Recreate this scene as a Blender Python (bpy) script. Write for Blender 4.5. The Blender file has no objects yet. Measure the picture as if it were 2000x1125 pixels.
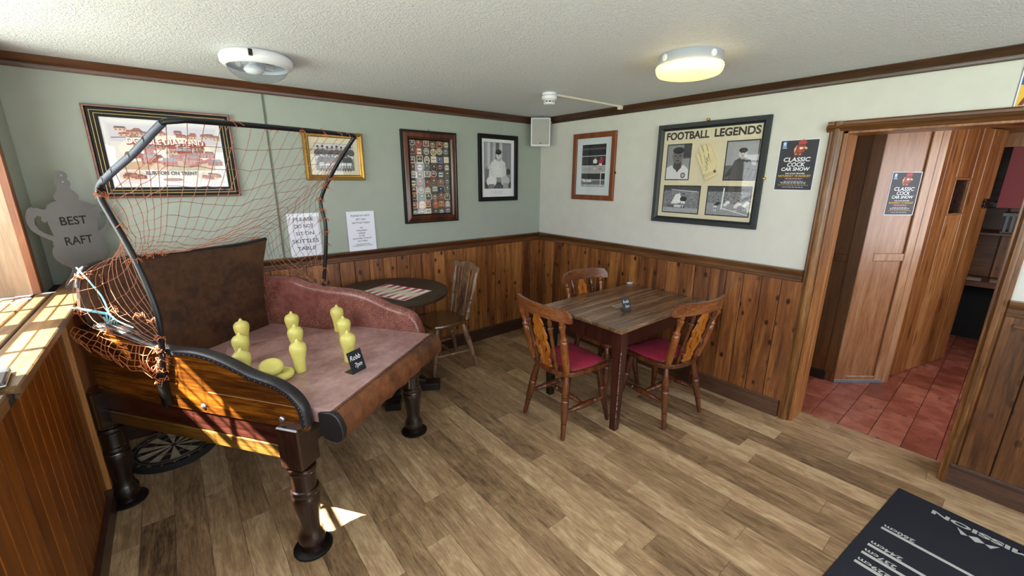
import bpy, bmesh, math, random
from mathutils import Vector, Matrix
from mathutils.geometry import tessellate_polygon
R_ = random.Random(7)
PI = math.pi
SC = bpy.context.scene
COL = SC.collection

# ------------------------------------------------------------------ camera, world, sun, area lights, exposure
cam_d = bpy.data.cameras.new('camera'); cam = bpy.data.objects.new('camera', cam_d); COL.objects.link(cam)
YAW, PITCH, ROLL, FPX = 0.68559, -0.25774, 0.00387, 809.365
fw = Vector((math.sin(YAW)*math.cos(PITCH), math.cos(YAW)*math.cos(PITCH), math.sin(PITCH)))
rt = Vector((math.cos(YAW), -math.sin(YAW), 0)); up = rt.cross(fw)
rt2 = rt*math.cos(ROLL)+up*math.sin(ROLL); up2 = -rt*math.sin(ROLL)+up*math.cos(ROLL)
cm = Matrix((rt2, up2, -fw)).transposed().to_4x4(); cm.translation = (-3.1788, -3.4075, 1.65)
cam.matrix_world = cm
cam_d.sensor_width = 36; cam_d.lens = FPX/2000*36; cam_d.clip_start = .02
SC.camera = cam

SC.view_settings.view_transform = 'Standard'; SC.view_settings.look = 'None'
SC.view_settings.gamma = 1; SC.view_settings.use_curve_mapping = False
SC.view_settings.exposure = 0.0
SC.cycles.use_denoising = True
SC.cycles.max_bounces = 10; SC.cycles.diffuse_bounces = 5; SC.cycles.glossy_bounces = 4
SC.cycles.transparent_max_bounces = 12; SC.cycles.sample_clamp_indirect = 6
SC.cycles.caustics_reflective = False; SC.cycles.caustics_refractive = False

W = bpy.data.worlds.new('World'); SC.world = W; W.use_nodes = True
wn = W.node_tree; bg = wn.nodes['Background']
sky = wn.nodes.new('ShaderNodeTexSky'); sky.sky_type = 'NISHITA'; sky.sun_disc = False
sky.sun_elevation = math.radians(55); sky.sun_rotation = math.radians(90); sky.altitude = 50; sky.dust_density = 2.0
wn.links.new(sky.outputs[0], bg.inputs[0]); bg.inputs[1].default_value = 0.32

def light(name, typ, energy, col, M, **kw):
    d = bpy.data.lights.new(name, typ); d.energy = energy; d.color = col
    for k, v in kw.items(): setattr(d, k, v)
    o = bpy.data.objects.new(name, d); COL.objects.link(o); o.matrix_world = M
    return o
def aim(loc, dirv):
    z = -Vector(dirv).normalized()
    q = z.to_track_quat('Z', 'Y')
    return Matrix.Translation(loc) @ q.to_matrix().to_4x4()
light('sun', 'SUN', 100.0, (1.0, .95, .86), aim((-8, 0, 8), (1, -.07, -1.46)), angle=math.radians(.5))
light('fill_light_rear', 'AREA', 62, (.90, .96, 1.0), aim((-1.9, -5.12, 1.5), (0, 1, -.05)), shape='RECTANGLE', size=2.9, size_y=1.15)  # fill lamp added for soft light, set at an unseen rear window
light('fill_light_side', 'AREA', 42, (.90, .96, 1.0), aim((-3.70, -3.25, 1.55), (1, .1, -.05)), shape='RECTANGLE', size=1.8, size_y=.95)  # second added fill, beside the camera at a window out of view
light('window_daylight_corner', 'AREA', 26, (.95, .98, 1.0), aim((-4.04, -.98, 1.58), (1, 0, -.1)), shape='RECTANGLE', size=1.1, size_y=.9)
light('fill_light_hall', 'AREA', 30, (.95, .97, 1.0), aim((1.0, -4.35, 1.45), (0.05, 1, -.15)), shape='RECTANGLE', size=1.4, size_y=1.1)  # added lamp to brighten the passage; its window is assumed, not seen

# ------------------------------------------------------------------ materials
def lin(c):
    c = c/255.0
    return c/12.92 if c <= .04045 else ((c+.055)/1.055)**2.4
def rgb(h):
    if isinstance(h, str):
        h = h.lstrip('#'); return tuple(lin(int(h[i:i+2], 16)) for i in (0, 2, 4))
    return tuple(h)
class NT:
    def __init__(s, name):
        s.m = bpy.data.materials.new(name); s.m.use_nodes = True
        s.t = s.m.node_tree; s.p = s.t.nodes['Principled BSDF']; s.out = s.t.nodes['Material Output']
    def n(s, typ, **kw):
        x = s.t.nodes.new(typ)
        for k, v in kw.items():
            if isinstance(k, str) and hasattr(x, k): setattr(x, k, v)
            else: x.inputs[k].default_value = v
        return x
    def l(s, a, b): s.t.links.new(a, b)
    def ramp(s, fac, stops):
        r = s.n('ShaderNodeValToRGB'); e = r.color_ramp.elements
        while len(e) < len(stops): e.new(.5)
        for i, (p, c) in enumerate(stops):
            e[i].position = p; e[i].color = (*rgb(c), 1)
        s.l(fac, r.inputs[0]); return r.outputs[0]
    def noise(s, vec, scale, detail=4, rough=.55, dist=0.0):
        x = s.n('ShaderNodeTexNoise'); x.inputs['Scale'].default_value = scale; x.inputs['Detail'].default_value = detail
        x.inputs['Roughness'].default_value = rough; x.inputs['Distortion'].default_value = dist
        if vec is not None: s.l(vec, x.inputs['Vector'])
        return x.outputs['Fac']
    def mix(s, fac, a, b, blend='MIX'):
        x = s.n('ShaderNodeMix'); x.data_type = 'RGBA'; x.blend_type = blend
        for sock, v in ((x.inputs[0], fac), (x.inputs[6], a), (x.inputs[7], b)):
            if isinstance(v, (int, float)): sock.default_value = v
            elif isinstance(v, (str, tuple)): sock.default_value = (*rgb(v), 1)
            else: s.l(v, sock)
        return x.outputs[2]
    def math(s, op, a, b=0.0):
        x = s.n('ShaderNodeMath'); x.operation = op
        for i, v in enumerate((a, b)):
            if isinstance(v, (int, float)): x.inputs[i].default_value = v
            else: s.l(v, x.inputs[i])
        return x.outputs[0]
    def coords(s, rnd=True, scale=(1, 1, 1)):
        tc = s.n('ShaderNodeTexCoord'); v = tc.outputs['Object']
        mp = s.n('ShaderNodeMapping'); mp.inputs['Scale'].default_value = scale
        s.l(v, mp.inputs['Vector']); v = mp.outputs[0]
        if rnd:
            oi = s.n('ShaderNodeObjectInfo')
            mu = s.math('MULTIPLY', oi.outputs['Random'], 37.0)
            ad = s.n('ShaderNodeVectorMath'); ad.operation = 'ADD'
            s.l(v, ad.inputs[0]); s.l(mu, ad.inputs[1]); v = ad.outputs[0]
            s.rand = oi.outputs['Random']
        return v
    def bump(s, h, strength=.2, dist=.002):
        b = s.n('ShaderNodeBump'); b.inputs['Strength'].default_value = strength; b.inputs['Distance'].default_value = dist
        s.l(h, b.inputs['Height']); s.l(b.outputs[0], s.p.inputs['Normal'])
def plain(name, col, rough=.5, metal=0.0, bump=None, var=.0, coat=0.0):
    t = NT(name); t.p.inputs['Roughness'].default_value = rough; t.p.inputs['Metallic'].default_value = metal
    c = rgb(col); t.p.inputs['Base Color'].default_value = (*c, 1)
    t.p.inputs['Coat Weight'].default_value = coat
    v = t.coords(False)
    if var:
        f = t.noise(v, 9, 5); d = tuple(x*(1-var) for x in c); b = tuple(min(1, x*(1+var)) for x in c)
        t.l(t.ramp(f, [(.3, d), (.7, b)]), t.p.inputs['Base Color'])
    if bump: t.bump(t.noise(v, bump[0], 4), bump[1], .002)
    return t.m
def wood(name, dark, mid, light_, axis='Z', scale=1.0, rough=.38, knots=.0, coat=0.15, rv=.35, spec=.5):
    t = NT(name)
    s = {'X': (.07, 1, 1), 'Y': (1, .07, 1), 'Z': (1, 1, .07)}[axis]
    v = t.coords(True, s)
    f1 = t.noise(v, 26*scale, 6, .62, .8)
    f2 = t.noise(v, 7*scale, 3, .5, 1.6)
    fine = t.noise(v, 120*scale, 3, .6)
    f = t.math('ADD', t.math('MULTIPLY', f1, .55), t.math('MULTIPLY', f2, .45))
    f = t.math('ADD', f, t.math('MULTIPLY', t.math('SUBTRACT', fine, .5), .30))
    f = t.math('ADD', f, t.math('MULTIPLY', t.math('SUBTRACT', t.rand, .5), rv*.45))
    c = t.ramp(f, [(.34, dark), (.5, mid), (.66, light_)])
    if knots:
        tc = t.n('ShaderNodeTexCoord')
        sk = {'X': (2.2, 9, 9), 'Y': (9, 2.2, 9), 'Z': (12, 12, 7.5)}[axis]
        mp = t.n('ShaderNodeMapping'); mp.inputs['Scale'].default_value = sk
        t.l(tc.outputs['Object'], mp.inputs[0])
        ad = t.n('ShaderNodeVectorMath'); ad.operation = 'ADD'; t.l(mp.outputs[0], ad.inputs[0])
        t.l(t.math('MULTIPLY', t.rand, 53.0), ad.inputs[1])
        vo = t.n('ShaderNodeTexVoronoi'); vo.inputs['Scale'].default_value = 1.1; t.l(ad.outputs[0], vo.inputs['Vector'])
        k = t.math('LESS_THAN', vo.outputs['Distance'], .5)
        kd = t.n('ShaderNodeMapRange'); kd.inputs[1].default_value = .12; kd.inputs[2].default_value = .22
        kd.inputs[3].default_value = knots; kd.inputs[4].default_value = 0; t.l(vo.outputs['Distance'], kd.inputs[0])
        c = t.mix(kd.outputs[0], c, tuple(x*.25 for x in rgb(dark)))
    t.l(c, t.p.inputs['Base Color'])
    t.p.inputs['Roughness'].default_value = rough; t.p.inputs['Coat Weight'].default_value = coat
    t.p.inputs['Coat Roughness'].default_value = .25; t.p.inputs['Specular IOR Level'].default_value = spec
    t.bump(f1, .12, .002)
    return t.m
def leather(name, c1, c2, rough=.42, crack=.4, speck=None):
    t = NT(name); v = t.coords(False)
    f = t.math('ADD', t.math('MULTIPLY', t.noise(v, 3.2, 5, .6, .5), .65), t.math('MULTIPLY', t.noise(v, 28, 4, .6), .35))
    c = t.ramp(f, [(.36, c1), (.62, c2)])
    if speck:
        sp = t.math('MULTIPLY', t.math('GREATER_THAN', t.noise(v, 140, 3, .7), .60), t.math('GREATER_THAN', t.noise(v, 4, 2), .5))
        c = t.mix(t.math('MULTIPLY', sp, .55), c, speck)
    t.l(c, t.p.inputs['Base Color']); t.p.inputs['Roughness'].default_value = rough
    t.bump(t.math('ADD', t.noise(v, 90, 4, .6), t.math('MULTIPLY', t.noise(v, 14, 3), 1.2)), crack, .003)
    return t.m
M = {}
# dado boards, orange brown varnished pine
M['dado'] = wood('dado_pine', '#4d2913', '#7c4a25', '#a46d3a', 'Z', 1.0, .32, .95, .2, .36)
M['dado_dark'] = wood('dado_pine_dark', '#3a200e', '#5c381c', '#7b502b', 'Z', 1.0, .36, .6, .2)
M['clad'] = wood('window_cladding', '#552a07', '#763e0b', '#8f5213', 'Z', .9, .36, .3, .2, .12)
M['post'] = wood('post_wood', '#7a4a22', '#96612f', '#b07a43', 'Z', 1, .4, .1)
M['trimX'] = wood('trim_along_x', '#341d0e', '#4e2c13', '#653d1b', 'X', 1, .32, 0, .25, .1)
M['trimY'] = wood('trim_along_y', '#3f2713', '#5f3d20', '#7f5832', 'Y', 1, .32, 0, .25, .1)
M['cornX'] = wood('cornice_along_x', '#351d0f', '#4a2a14', '#60391c', 'X', 1, .35, 0, .2, .05)
M['cornY'] = wood('cornice_along_y', '#2d1c0f', '#3f2816', '#513620', 'Y', 1, .35, 0, .2, .05)
M['skirtX'] = wood('skirting_along_x', '#2a1a12', '#3a2418', '#4c3020', 'X', 1, .4, 0, .15, .05)
M['skirtY'] = wood('skirting_along_y', '#35221a', '#4a3124', '#5d4030', 'Y', 1, .4, 0, .15, .05)
M['arch'] = wood('architrave_vertical', '#4d2d14', '#7a4f24', '#a57a48', 'Z', 1.2, .36, .25, .2)
M['archY'] = wood('architrave_head', '#3f250f', '#5c3715', '#7c5023', 'Y', 1.2, .36, 0, .2)
M['jamb'] = wood('door_lining', '#6b3f1b', '#8f5a2b', '#b07c48', 'Z', 1, .4, .1, .15)
M['sill'] = wood('sill_board', '#463320', '#6b4e2e', '#8f6e42', 'Y', 1, .42, 0, .1, .3)
M['reveal'] = wood('window_reveal_board', '#6f5a45', '#8c735a', '#a58c72', 'Z', 1, .55, .2, .0)
M['edge'] = wood('window_edge_trim', '#4f2a14', '#6d3d1e', '#87512b', 'Z', 1, .4, 0, .1)
M['hall_panel'] = wood('hall_pale_panel', '#8d5b37', '#aa7a53', '#c39a76', 'Z', 1.2, .34, .1, .25)
M['hall_panel_y'] = wood('hall_pale_panel_upright', '#7a4c2c', '#936644', '#aa8160', 'Y', 1.2, .34, .1, .25)
M['hall_dark'] = wood('hall_dark_panel', '#3e230b', '#553312', '#68421b', 'Z', 1, .36, .1, .2)
M['hall_door'] = wood('hall_door_plank', '#6d3f1c', '#90592c', '#ad7748', 'Z', 1.1, .36, .6, .2)
M['hall_door_y'] = wood('hall_door_plank_upright', '#643919', '#845128', '#9f6d42', 'Y', 1.1, .36, .6, .2)
M['hall_far'] = wood('hall_far_wood', '#3b200c', '#562f13', '#6d3f1a', 'Y', 1, .4, 0, .1)
M['tabletop'] = wood('table_top_oak', '#432b1c', '#70523a', '#9d7f62', 'X', .9, .26, 0, .25, .3)
M['tableleg'] = wood('table_leg_mahogany', '#220c08', '#31120c', '#421c14', 'Z', 1, .32, 0, .3, .1)
M['chair'] = wood('chair_beech_stained', '#35180a', '#522811', '#6b3b1c', 'Z', 1.2, .27, 0, .4, .2)
M['chairY'] = wood('chair_crest', '#4c2611', '#6b3a1c', '#88552f', 'Y', 1.1, .27, 0, .4, .2)
M['chair_post'] = wood('chair_post_wood', '#4c250d', '#753e17', '#8e5525', 'Z', 1.2, .27, 0, .4, .2)
M['splat'] = wood('chair_splat_orange', '#7e3f0b', '#a35d17', '#bb792c', 'Z', 1.2, .3, 0, .35, .1)
M['windsor'] = wood('old_windsor_wood', '#503321', '#795b46', '#997e69', 'Z', 1.2, .38, 0, .2, .15)
M['windsor_seat'] = wood('old_windsor_seat', '#38200c', '#553615', '#6b4921', 'X', 1.2, .22, 0, .5, .1)
M['round_top'] = wood('round_table_top', '#1c130d', '#2e2015', '#413020', 'X', .8, .42, 0, .0, .1, .3)
M['black_wood'] = wood('black_stained_wood', '#0c0908', '#17110e', '#241a15', 'Z', 1, .3, 0, .3, .1)
M['sk_leg'] = wood('skittle_table_leg', '#120a07', '#21120d', '#331e15', 'Z', 1.1, .2, 0, .55, .1)
M['sk_rail'] = wood('skittle_rail', '#1d0b07', '#331610', '#50281f', 'Y', 1, .26, 0, .4, .1)
M['sk_rail2'] = wood('skittle_lower_rail', '#3a230c', '#5c3e18', '#7d5d2a', 'Y', 1, .3, 0, .3, .1)
M['sk_panel'] = wood('skittle_side_panel', '#1a0b03', '#4f290a', '#8f5416', 'Y', .9, .25, 0, .5, .1)
M['bed'] = leather('bed_leather', '#87605c', '#b3918f', .36, .4)
M['roll'] = leather('front_roll_leather', '#3a2114', '#7d4a2a', .48, .6)
M['side_leather'] = leather('side_leather', '#5c2f28', '#84524a', .25, .25, '#c39a78')
M['back_leather'] = leather('back_leather', '#2a180d', '#5a3a22', .42, .6)
M['black_leather'] = leather('black_trim', '#100e0e', '#232124', .42, .4)
M['green'] = plain('green_wall_paint', (.335, .368, .318), .75, 0, (30, .25), .03)
M['cream'] = plain('cream_wall_paint', (.63, .62, .57), .75, 0, (26, .25), .03)
M['hallred'] = plain('hall_red_paint', '#8e3f44', .7)
M['hallwhite'] = plain('hall_ceiling_paint', '#d5cfc4', .8)
t = NT('artex_ceiling'); v = t.coords(False)
t.p.inputs['Base Color'].default_value = (.74, .75, .772, 1); t.p.inputs['Roughness'].default_value = .5
h = t.math('ADD', t.noise(v, 120, 4, .6), t.math('MULTIPLY', t.noise(v, 46, 3, .6, .6), .6))
t.bump(t.ramp(h, [(.70, '#000000'), (1.0, '#ffffff')]), .7, .007)
M['ceiling'] = t.m
# vinyl floor planks
t = NT('vinyl_plank'); v = t.coords(True, (1, .09, 1)); v2 = t.coords(True, (1, .45, 1))
g = t.noise(v, 46, 6, .68, .7); g2 = t.noise(v2, 9, 5, .6, 1.6); g3 = t.noise(v, 190, 3, .65)
f = t.math('ADD', t.math('MULTIPLY', g, .55), t.math('MULTIPLY', g2, .40))
f = t.math('ADD', t.math('ADD', f, .025), t.math('MULTIPLY', t.math('SUBTRACT', g3, .5), .34))
f = t.math('ADD', f, t.math('MULTIPLY', t.math('SUBTRACT', t.rand, .5), .26))
t.l(t.ramp(f, [(.27, '#554231'), (.43, '#8a6e50'), (.57, '#aa8b69'), (.73, '#ccb28d')]), t.p.inputs['Base Color'])
t.p.inputs['Roughness'].default_value = .42; t.bump(g, .1, .001); M['plank'] = t.m
t = NT('quarry_tile'); v = t.coords(True)
f = t.math('ADD', t.noise(v, 9, 5, .6, .5), t.math('MULTIPLY', t.math('SUBTRACT', t.rand, .5), .3))
c = t.ramp(f, [(.3, '#713829'), (.55, '#8d4c3b'), (.75, '#a2634f')])
st = t.math('MULTIPLY', t.math('GREATER_THAN', t.noise(v, 17, 5, .7), .63), .75)
t.l(t.mix(st, c, '#4a3436'), t.p.inputs['Base Color'])
t.p.inputs['Roughness'].default_value = .38; t.bump(t.noise(v, 22, 4), .3, .003); M['tile'] = t.m
M['grout'] = plain('grout', '#5e3a32', .8)
M['gap'] = plain('floor_joint', '#3b2d1f', .8)
M['groove'] = plain('board_backing', '#1e110a', .8)
M['velvet'] = plain('red_velvet', '#86102f', .85, 0, (160, .3), .25); M['velvet'].node_tree.nodes['Principled BSDF'].inputs['Sheen Weight'].default_value = .0
M['stud'] = plain('nail_heads', '#a08560', .35, .9)
M['steel'] = plain('steel', '#b9bcc2', .28, .9)
M['zinc'] = plain('trophy_sheet', '#8f8e90', .42, .55, (60, .1), .08)
M['dark'] = plain('dark_print', '#1d1d1c', .6)
M['pipe'] = plain('black_hose', '#0a0c11', .4, 0)
M['hose_reflection'] = plain('painted_reflection', '#343e50', .5)  # slate blue of the reflections on the hose, put into a colour
M['cord'] = plain('orange_cord', '#b2683f', .7)
M['twine'] = plain('orange_net_twine', '#8a5a45', .8)
M['teal'] = plain('pale_blue_cord', '#7fc4cc', .7)
M['pin'] = plain('pale_yellow_paint', '#cfc56c', .38, 0, (40, .12), .12)
M['card'] = plain('black_card', '#14181f', .45)
M['chalk'] = plain('white_chalk', '#e8ecf0', .8)
M['paper'] = plain('white_paper', '#dfe0ec', .6)
M['ink'] = plain('grey_ink', '#3d4048', .7)
M['white_plastic'] = plain('white_plastic', '#dedfe2', .35)
M['grey_plastic'] = plain('grey_plastic', '#b9b6b0', .5)
M['grille'] = plain('speaker_grille', '#a5a29b', .6, 0, (400, .5))
M['trunk'] = plain('cream_trunking', '#d9d0bd', .5)
M['dark_box'] = plain('dark_box', '#2b2c31', .4)
M['frame_red'] = wood('frame_red_brown', '#4b2213', '#71381f', '#935434', 'X', 1, .3, 0, .3)
M['frame_black'] = plain('frame_black', '#0b0a09', .5)
M['frame_gold'] = plain('frame_gold', '#94702e', .35, .6, (30, .1), .15)
M['gold_line'] = plain('gilt_line', '#c3a761', .35, .5)
M['frame_brown'] = wood('frame_brown', '#38190c', '#5a2e17', '#7a4626', 'Y', 1, .3, 0, .3)
M['frame_orange'] = wood('frame_orange_wood', '#5d2b10', '#7d3f1a', '#955228', 'Y', 1, .38, 0, .2)
M['frame_slate'] = plain('frame_dark_slate', '#182022', .45, 0, (50, .1))
M['mount'] = plain('mount_board', '#e2e2e4', .7)
M['cream_mount'] = plain('cream_mount_board', '#d9cfb2', .7)
M['brass'] = plain('brass', '#c8a24a', .3, .9)
M['mat'] = plain('rubber_mat', '#141a26', .7, 0, (300, .35), .15)
M['mat_print'] = plain('grey_mat_print', '#b3b5b0', .7)
M['fleece'] = plain('white_scrap_paper', '#d8d8e4', .7)
M['iron'] = plain('black_iron', '#191614', .45, .5)
M['glove'] = plain('cream_glove', '#d8c89c', .6, 0, (60, .3), .08)
M['lamp_in'] = plain('lamp_reflector', '#c9ccd2', .3)
M['sisal_black'] = plain('dartboard_black', '#1c1a19', .8, 0, (200, .4))
M['sisal_cream'] = plain('dartboard_cream', '#b9ad92', .8, 0, (200, .4))
M['white_bar'] = plain('white_window_paint', '#dcdcd8', .45)
M['ground'] = plain('outside_ground', (.16, .22, .10), .9, 0, None, .3)
def glassy(name, tint=(1, 1, 1), ior=1.5, rough=.02, bump=0):
    t = NT(name); t.t.nodes.remove(t.p)
    tr = t.n('ShaderNodeBsdfTransparent'); tr.inputs[0].default_value = (*tint, 1)
    gl = t.n('ShaderNodeBsdfGlossy'); gl.inputs['Roughness'].default_value = rough
    fr = t.n('ShaderNodeFresnel'); ge = t.n('ShaderNodeNewGeometry')
    io = t.n('ShaderNodeMapRange'); io.inputs[3].default_value = ior; io.inputs[4].default_value = 1/ior   # same reflectance from both sides of the sheet
    t.l(ge.outputs['Backfacing'], io.inputs[0]); t.l(io.outputs[0], fr.inputs[0])
    mx = t.n('ShaderNodeMixShader'); t.l(fr.outputs[0], mx.inputs[0]); t.l(tr.outputs[0], mx.inputs[1]); t.l(gl.outputs[0], mx.inputs[2])
    if bump:
        v = t.coords(False); b = t.n('ShaderNodeBump'); b.inputs['Strength'].default_value = bump; b.inputs['Distance'].default_value = .01
        t.l(t.noise(v, 40, 2), b.inputs['Height']); t.l(b.outputs[0], gl.inputs['Normal'])
    t.l(mx.outputs[0], t.out.inputs[0]); return t.m
M['frame_black'].node_tree.nodes['Principled BSDF'].inputs['Specular IOR Level'].default_value = .25
M['glass'] = glassy('picture_glass'); M['pane'] = glassy('window_glass', (.95, .98, .96))
M['bottle_glass'] = glassy('rippled_glass', (.35, .38, .36), 1.9, .12, 1.0)
M['lamp_glass'] = glassy('prismatic_glass', (.86, .89, .93), 1.35, .15, .6)
t = NT('lit_diffuser'); v = t.coords(False)
t.p.inputs['Base Color'].default_value = (.9, .8, .5, 1)
g = t.n('ShaderNodeTexCoord'); sx = t.n('ShaderNodeSeparateXYZ'); t.l(g.outputs['Normal'], sx.inputs[0])
lw = t.n('ShaderNodeLayerWeight'); lw.inputs[0].default_value = .3
t.l(t.ramp(lw.outputs['Facing'], [(.0, (1, .74, .19)), (1, (1, .60, .11))]), t.p.inputs['Emission Color'])
t.p.inputs['Emission Strength'].default_value = 2.5; M['lit'] = t.m
# prints: colour from the mesh itself, alpha is the amount of photographic grain
t = NT('printed_paper'); ca = t.n('ShaderNodeVertexColor'); ca.layer_name = 'Col'
v = t.coords(False); nf = t.noise(v, 120, 5, .8)
gr = t.n('ShaderNodeMapRange'); gr.inputs[1].default_value = .35; gr.inputs[2].default_value = .65; gr.inputs[3].default_value = .1; gr.inputs[4].default_value = 2.4
t.l(nf, gr.inputs[0])
mul = t.mix(1.0, ca.outputs[0], gr.outputs[0], 'MULTIPLY')
t.l(t.mix(ca.outputs[1], ca.outputs[0], mul), t.p.inputs['Base Color']); t.p.inputs['Roughness'].default_value = .5; M['print'] = t.m

# ------------------------------------------------------------------ geometry helpers
class G:
    def __init__(s): s.v = []; s.f = []
    def add(s, vs, fs, T=None):
        b = len(s.v)
        s.v += [tuple(T @ Vector(q)) for q in vs] if T is not None else [tuple(q) for q in vs]
        s.f += [tuple(i+b for i in q) for q in fs]; return s
    def box(s, x0, x1, y0, y1, z0, z1, T=None):
        vs = [(x, y, z) for z in (z0, z1) for y in (y0, y1) for x in (x0, x1)]
        return s.add(vs, [(0, 2, 3, 1), (4, 5, 7, 6), (0, 1, 5, 4), (2, 6, 7, 3), (0, 4, 6, 2), (1, 3, 7, 5)], T)
    def prism(s, pts, h0, h1, T=None, axis='Z'):
        n = len(pts)
        m = {'Z': lambda a, b, h: (a, b, h), 'Y': lambda a, b, h: (a, h, b), 'X': lambda a, b, h: (h, a, b)}[axis]
        vs = [m(a, b, h0) for a, b in pts]+[m(a, b, h1) for a, b in pts]
        fs = [tuple(range(n))[::-1], tuple(range(n, 2*n))]+[(i, (i+1) % n, (i+1) % n+n, i+n) for i in range(n)]
        return s.add(vs, fs, T)
    def plate(s, outline, holes, t0, t1, T=None):
        loops = [outline]+list(holes)
        flat = [p for l in loops for p in l]; n = len(flat)
        tris = tessellate_polygon([[Vector((a, b, 0)) for a, b in l] for l in loops])
        vs = [(a, b, t0) for a, b in flat]+[(a, b, t1) for a, b in flat]
        fs = [tuple(q) for q in tris]+[tuple(i+n for i in q[::-1]) for q in tris]
        o = 0
        for l in loops:
            k = len(l); fs += [(o+i, o+(i+1) % k, o+(i+1) % k+n, o+i+n) for i in range(k)]; o += k
        return s.add(vs, fs, T)
    def lathe(s, prof, seg=20, T=None):
        vs = []; fs = []
        for r, z in prof:
            vs += [(r*math.cos(2*PI*i/seg), r*math.sin(2*PI*i/seg), z) for i in range(seg)]
        for k in range(len(prof)-1):
            fs += [(k*seg+i, k*seg+(i+1) % seg, (k+1)*seg+(i+1) % seg, (k+1)*seg+i) for i in range(seg)]
        fs += [tuple(range(seg))[::-1], tuple((len(prof)-1)*seg+i for i in range(seg))]
        return s.add(vs, fs, T)
    def turned(s, a, b, prof, seg=14):
        """lathe between two points; prof = [(radius, 0..1)]"""
        a = Vector(a); b = Vector(b); d = b-a; L = d.length
        T = Matrix.Translation(a) @ d.to_track_quat('Z', 'Y').to_matrix().to_4x4()
        return s.lathe([(r, k*L) for r, k in prof], seg, T)
    def tube(s, pts, r, seg=8, closed=False):
        pts = [Vector(p) for p in pts]; n = len(pts); vs = []; fs = []
        rs = r if isinstance(r, (list, tuple)) else [r]*n
        prev = None
        for i, p in enumerate(pts):
            d = (pts[(i+1) % n] if closed or i < n-1 else p)-(pts[i-1] if closed or i > 0 else p)
            d.normalize()
            if prev is None:
                a = d.orthogonal().normalized()
            else:
                a = (prev-d*prev.dot(d)); a = a.normalized() if a.length > 1e-6 else d.orthogonal().normalized()
            prev = a; b = d.cross(a)
            vs += [tuple(p+(a*math.cos(2*PI*k/seg)+b*math.sin(2*PI*k/seg))*rs[i]) for k in range(seg)]
        for i in range(n if closed else n-1):
            j = (i+1) % n
            fs += [(i*seg+k, i*seg+(k+1) % seg, j*seg+(k+1) % seg, j*seg+k) for k in range(seg)]
        if not closed: fs += [tuple(range(seg))[::-1], tuple((n-1)*seg+k for k in range(seg))]
        return s.add(vs, fs)
    def loft(s, secs, closed=True, caps=True):
        m = len(secs[0]); vs = [p for sec in secs for p in sec]; fs = []
        for i in range(len(secs)-1):
            for k in range(m if closed else m-1):
                fs.append((i*m+k, i*m+(k+1) % m, (i+1)*m+(k+1) % m, (i+1)*m+k))
        if caps and closed: fs += [tuple(range(m))[::-1], tuple((len(secs)-1)*m+k for k in range(m))]
        return s.add(vs, fs)
    def ball(s, c, r, seg=8, T=None):
        return s.lathe([(max(1e-4, r*math.sin(PI*i/6)), -r*math.cos(PI*i/6)) for i in range(7)], seg, (T or Matrix()) @ Matrix.Translation(c))
def obj(name, g, mat, parent=None, loc=None, bevel=0.0, smooth=0, M4=None, kind=None, seg=1):
    me = bpy.data.meshes.new(name)
    me.from_pydata(g.v, [], g.f)
    bm = bmesh.new(); bm.from_mesh(me)
    bmesh.ops.recalc_face_normals(bm, faces=bm.faces)
    if bevel:
        es = [e for e in bm.edges if len(e.link_faces) == 2 and e.calc_face_angle(0) > .6]
        bmesh.ops.bevel(bm, geom=es, offset=bevel, segments=seg, profile=.6, affect='EDGES', clamp_overlap=True)
    bm.to_mesh(me); bm.free()
    if smooth:
        me.polygons.foreach_set('use_smooth', [True]*len(me.polygons))
        me.set_sharp_from_angle(angle=math.radians(smooth))
    me.materials.append(mat if not isinstance(mat, str) else M[mat])
    o = bpy.data.objects.new(name, me); COL.objects.link(o)
    if parent: o.parent = parent
    if M4 is not None: o.matrix_local = M4
    elif loc is not None: o.location = loc
    if kind: o['kind'] = kind
    return o
def tag(o, label, cat, group=None):
    o['label'] = label; o['category'] = cat
    if group: o['group'] = group
    return o
def thing(name, label, cat, loc=(0, 0, 0), rz=0.0, group=None, M4=None):
    o = bpy.data.objects.new(name, None); COL.objects.link(o); o.empty_display_size = .1
    if M4 is not None: o.matrix_world = M4
    else: o.location = loc; o.rotation_euler = (0, 0, rz)
    return tag(o, label, cat, group)
def kids(o): return [c for c in bpy.data.objects if c.parent == o]
def dup(root, loc, rz, label, group=None):
    r = root.copy(); COL.objects.link(r); r.location = loc; r.rotation_euler = (0, 0, rz); r['label'] = label
    for ch in kids(root):
        c = ch.copy(); COL.objects.link(c); c.parent = r
        for gch in kids(ch):
            d = gch.copy(); COL.objects.link(d); d.parent = c
    return r
def inst(src, loc, parent=None, rot=None, scale=None):
    c = src.copy(); COL.objects.link(c); c.location = loc
    if parent: c.parent = parent
    if rot: c.rotation_euler = rot
    if scale: c.scale = scale
    return c
def struct(name, g, mat, **kw): return obj(name, g, mat, kind='structure', **kw)
def smooth_path(pts, n=6, closed=False):
    """Catmull-Rom through points of any dimension"""
    out = []; m = len(pts)
    for i in range(m if closed else m-1):
        p = [pts[(i+k) % m] if closed else pts[min(max(i+k, 0), m-1)] for k in (-1, 0, 1, 2)]
        for j in range(n):
            t = j/n
            out.append(tuple(.5*(2*b+(c-a)*t+(2*a-5*b+4*c-d)*t*t+(3*b-a-3*c+d)*t**3) for a, b, c, d in zip(*p)))
    if not closed: out.append(tuple(pts[-1]))
    return out
def ell(cx, cy, rx, ry, n=16, a0=0, a1=2*PI):
    full = abs(a1-a0-2*PI) < 1e-6
    return [(cx+rx*math.cos(a0+(a1-a0)*i/(n if full else n-1)), cy+ry*math.sin(a0+(a1-a0)*i/(n if full else n-1))) for i in range(n)]
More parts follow.
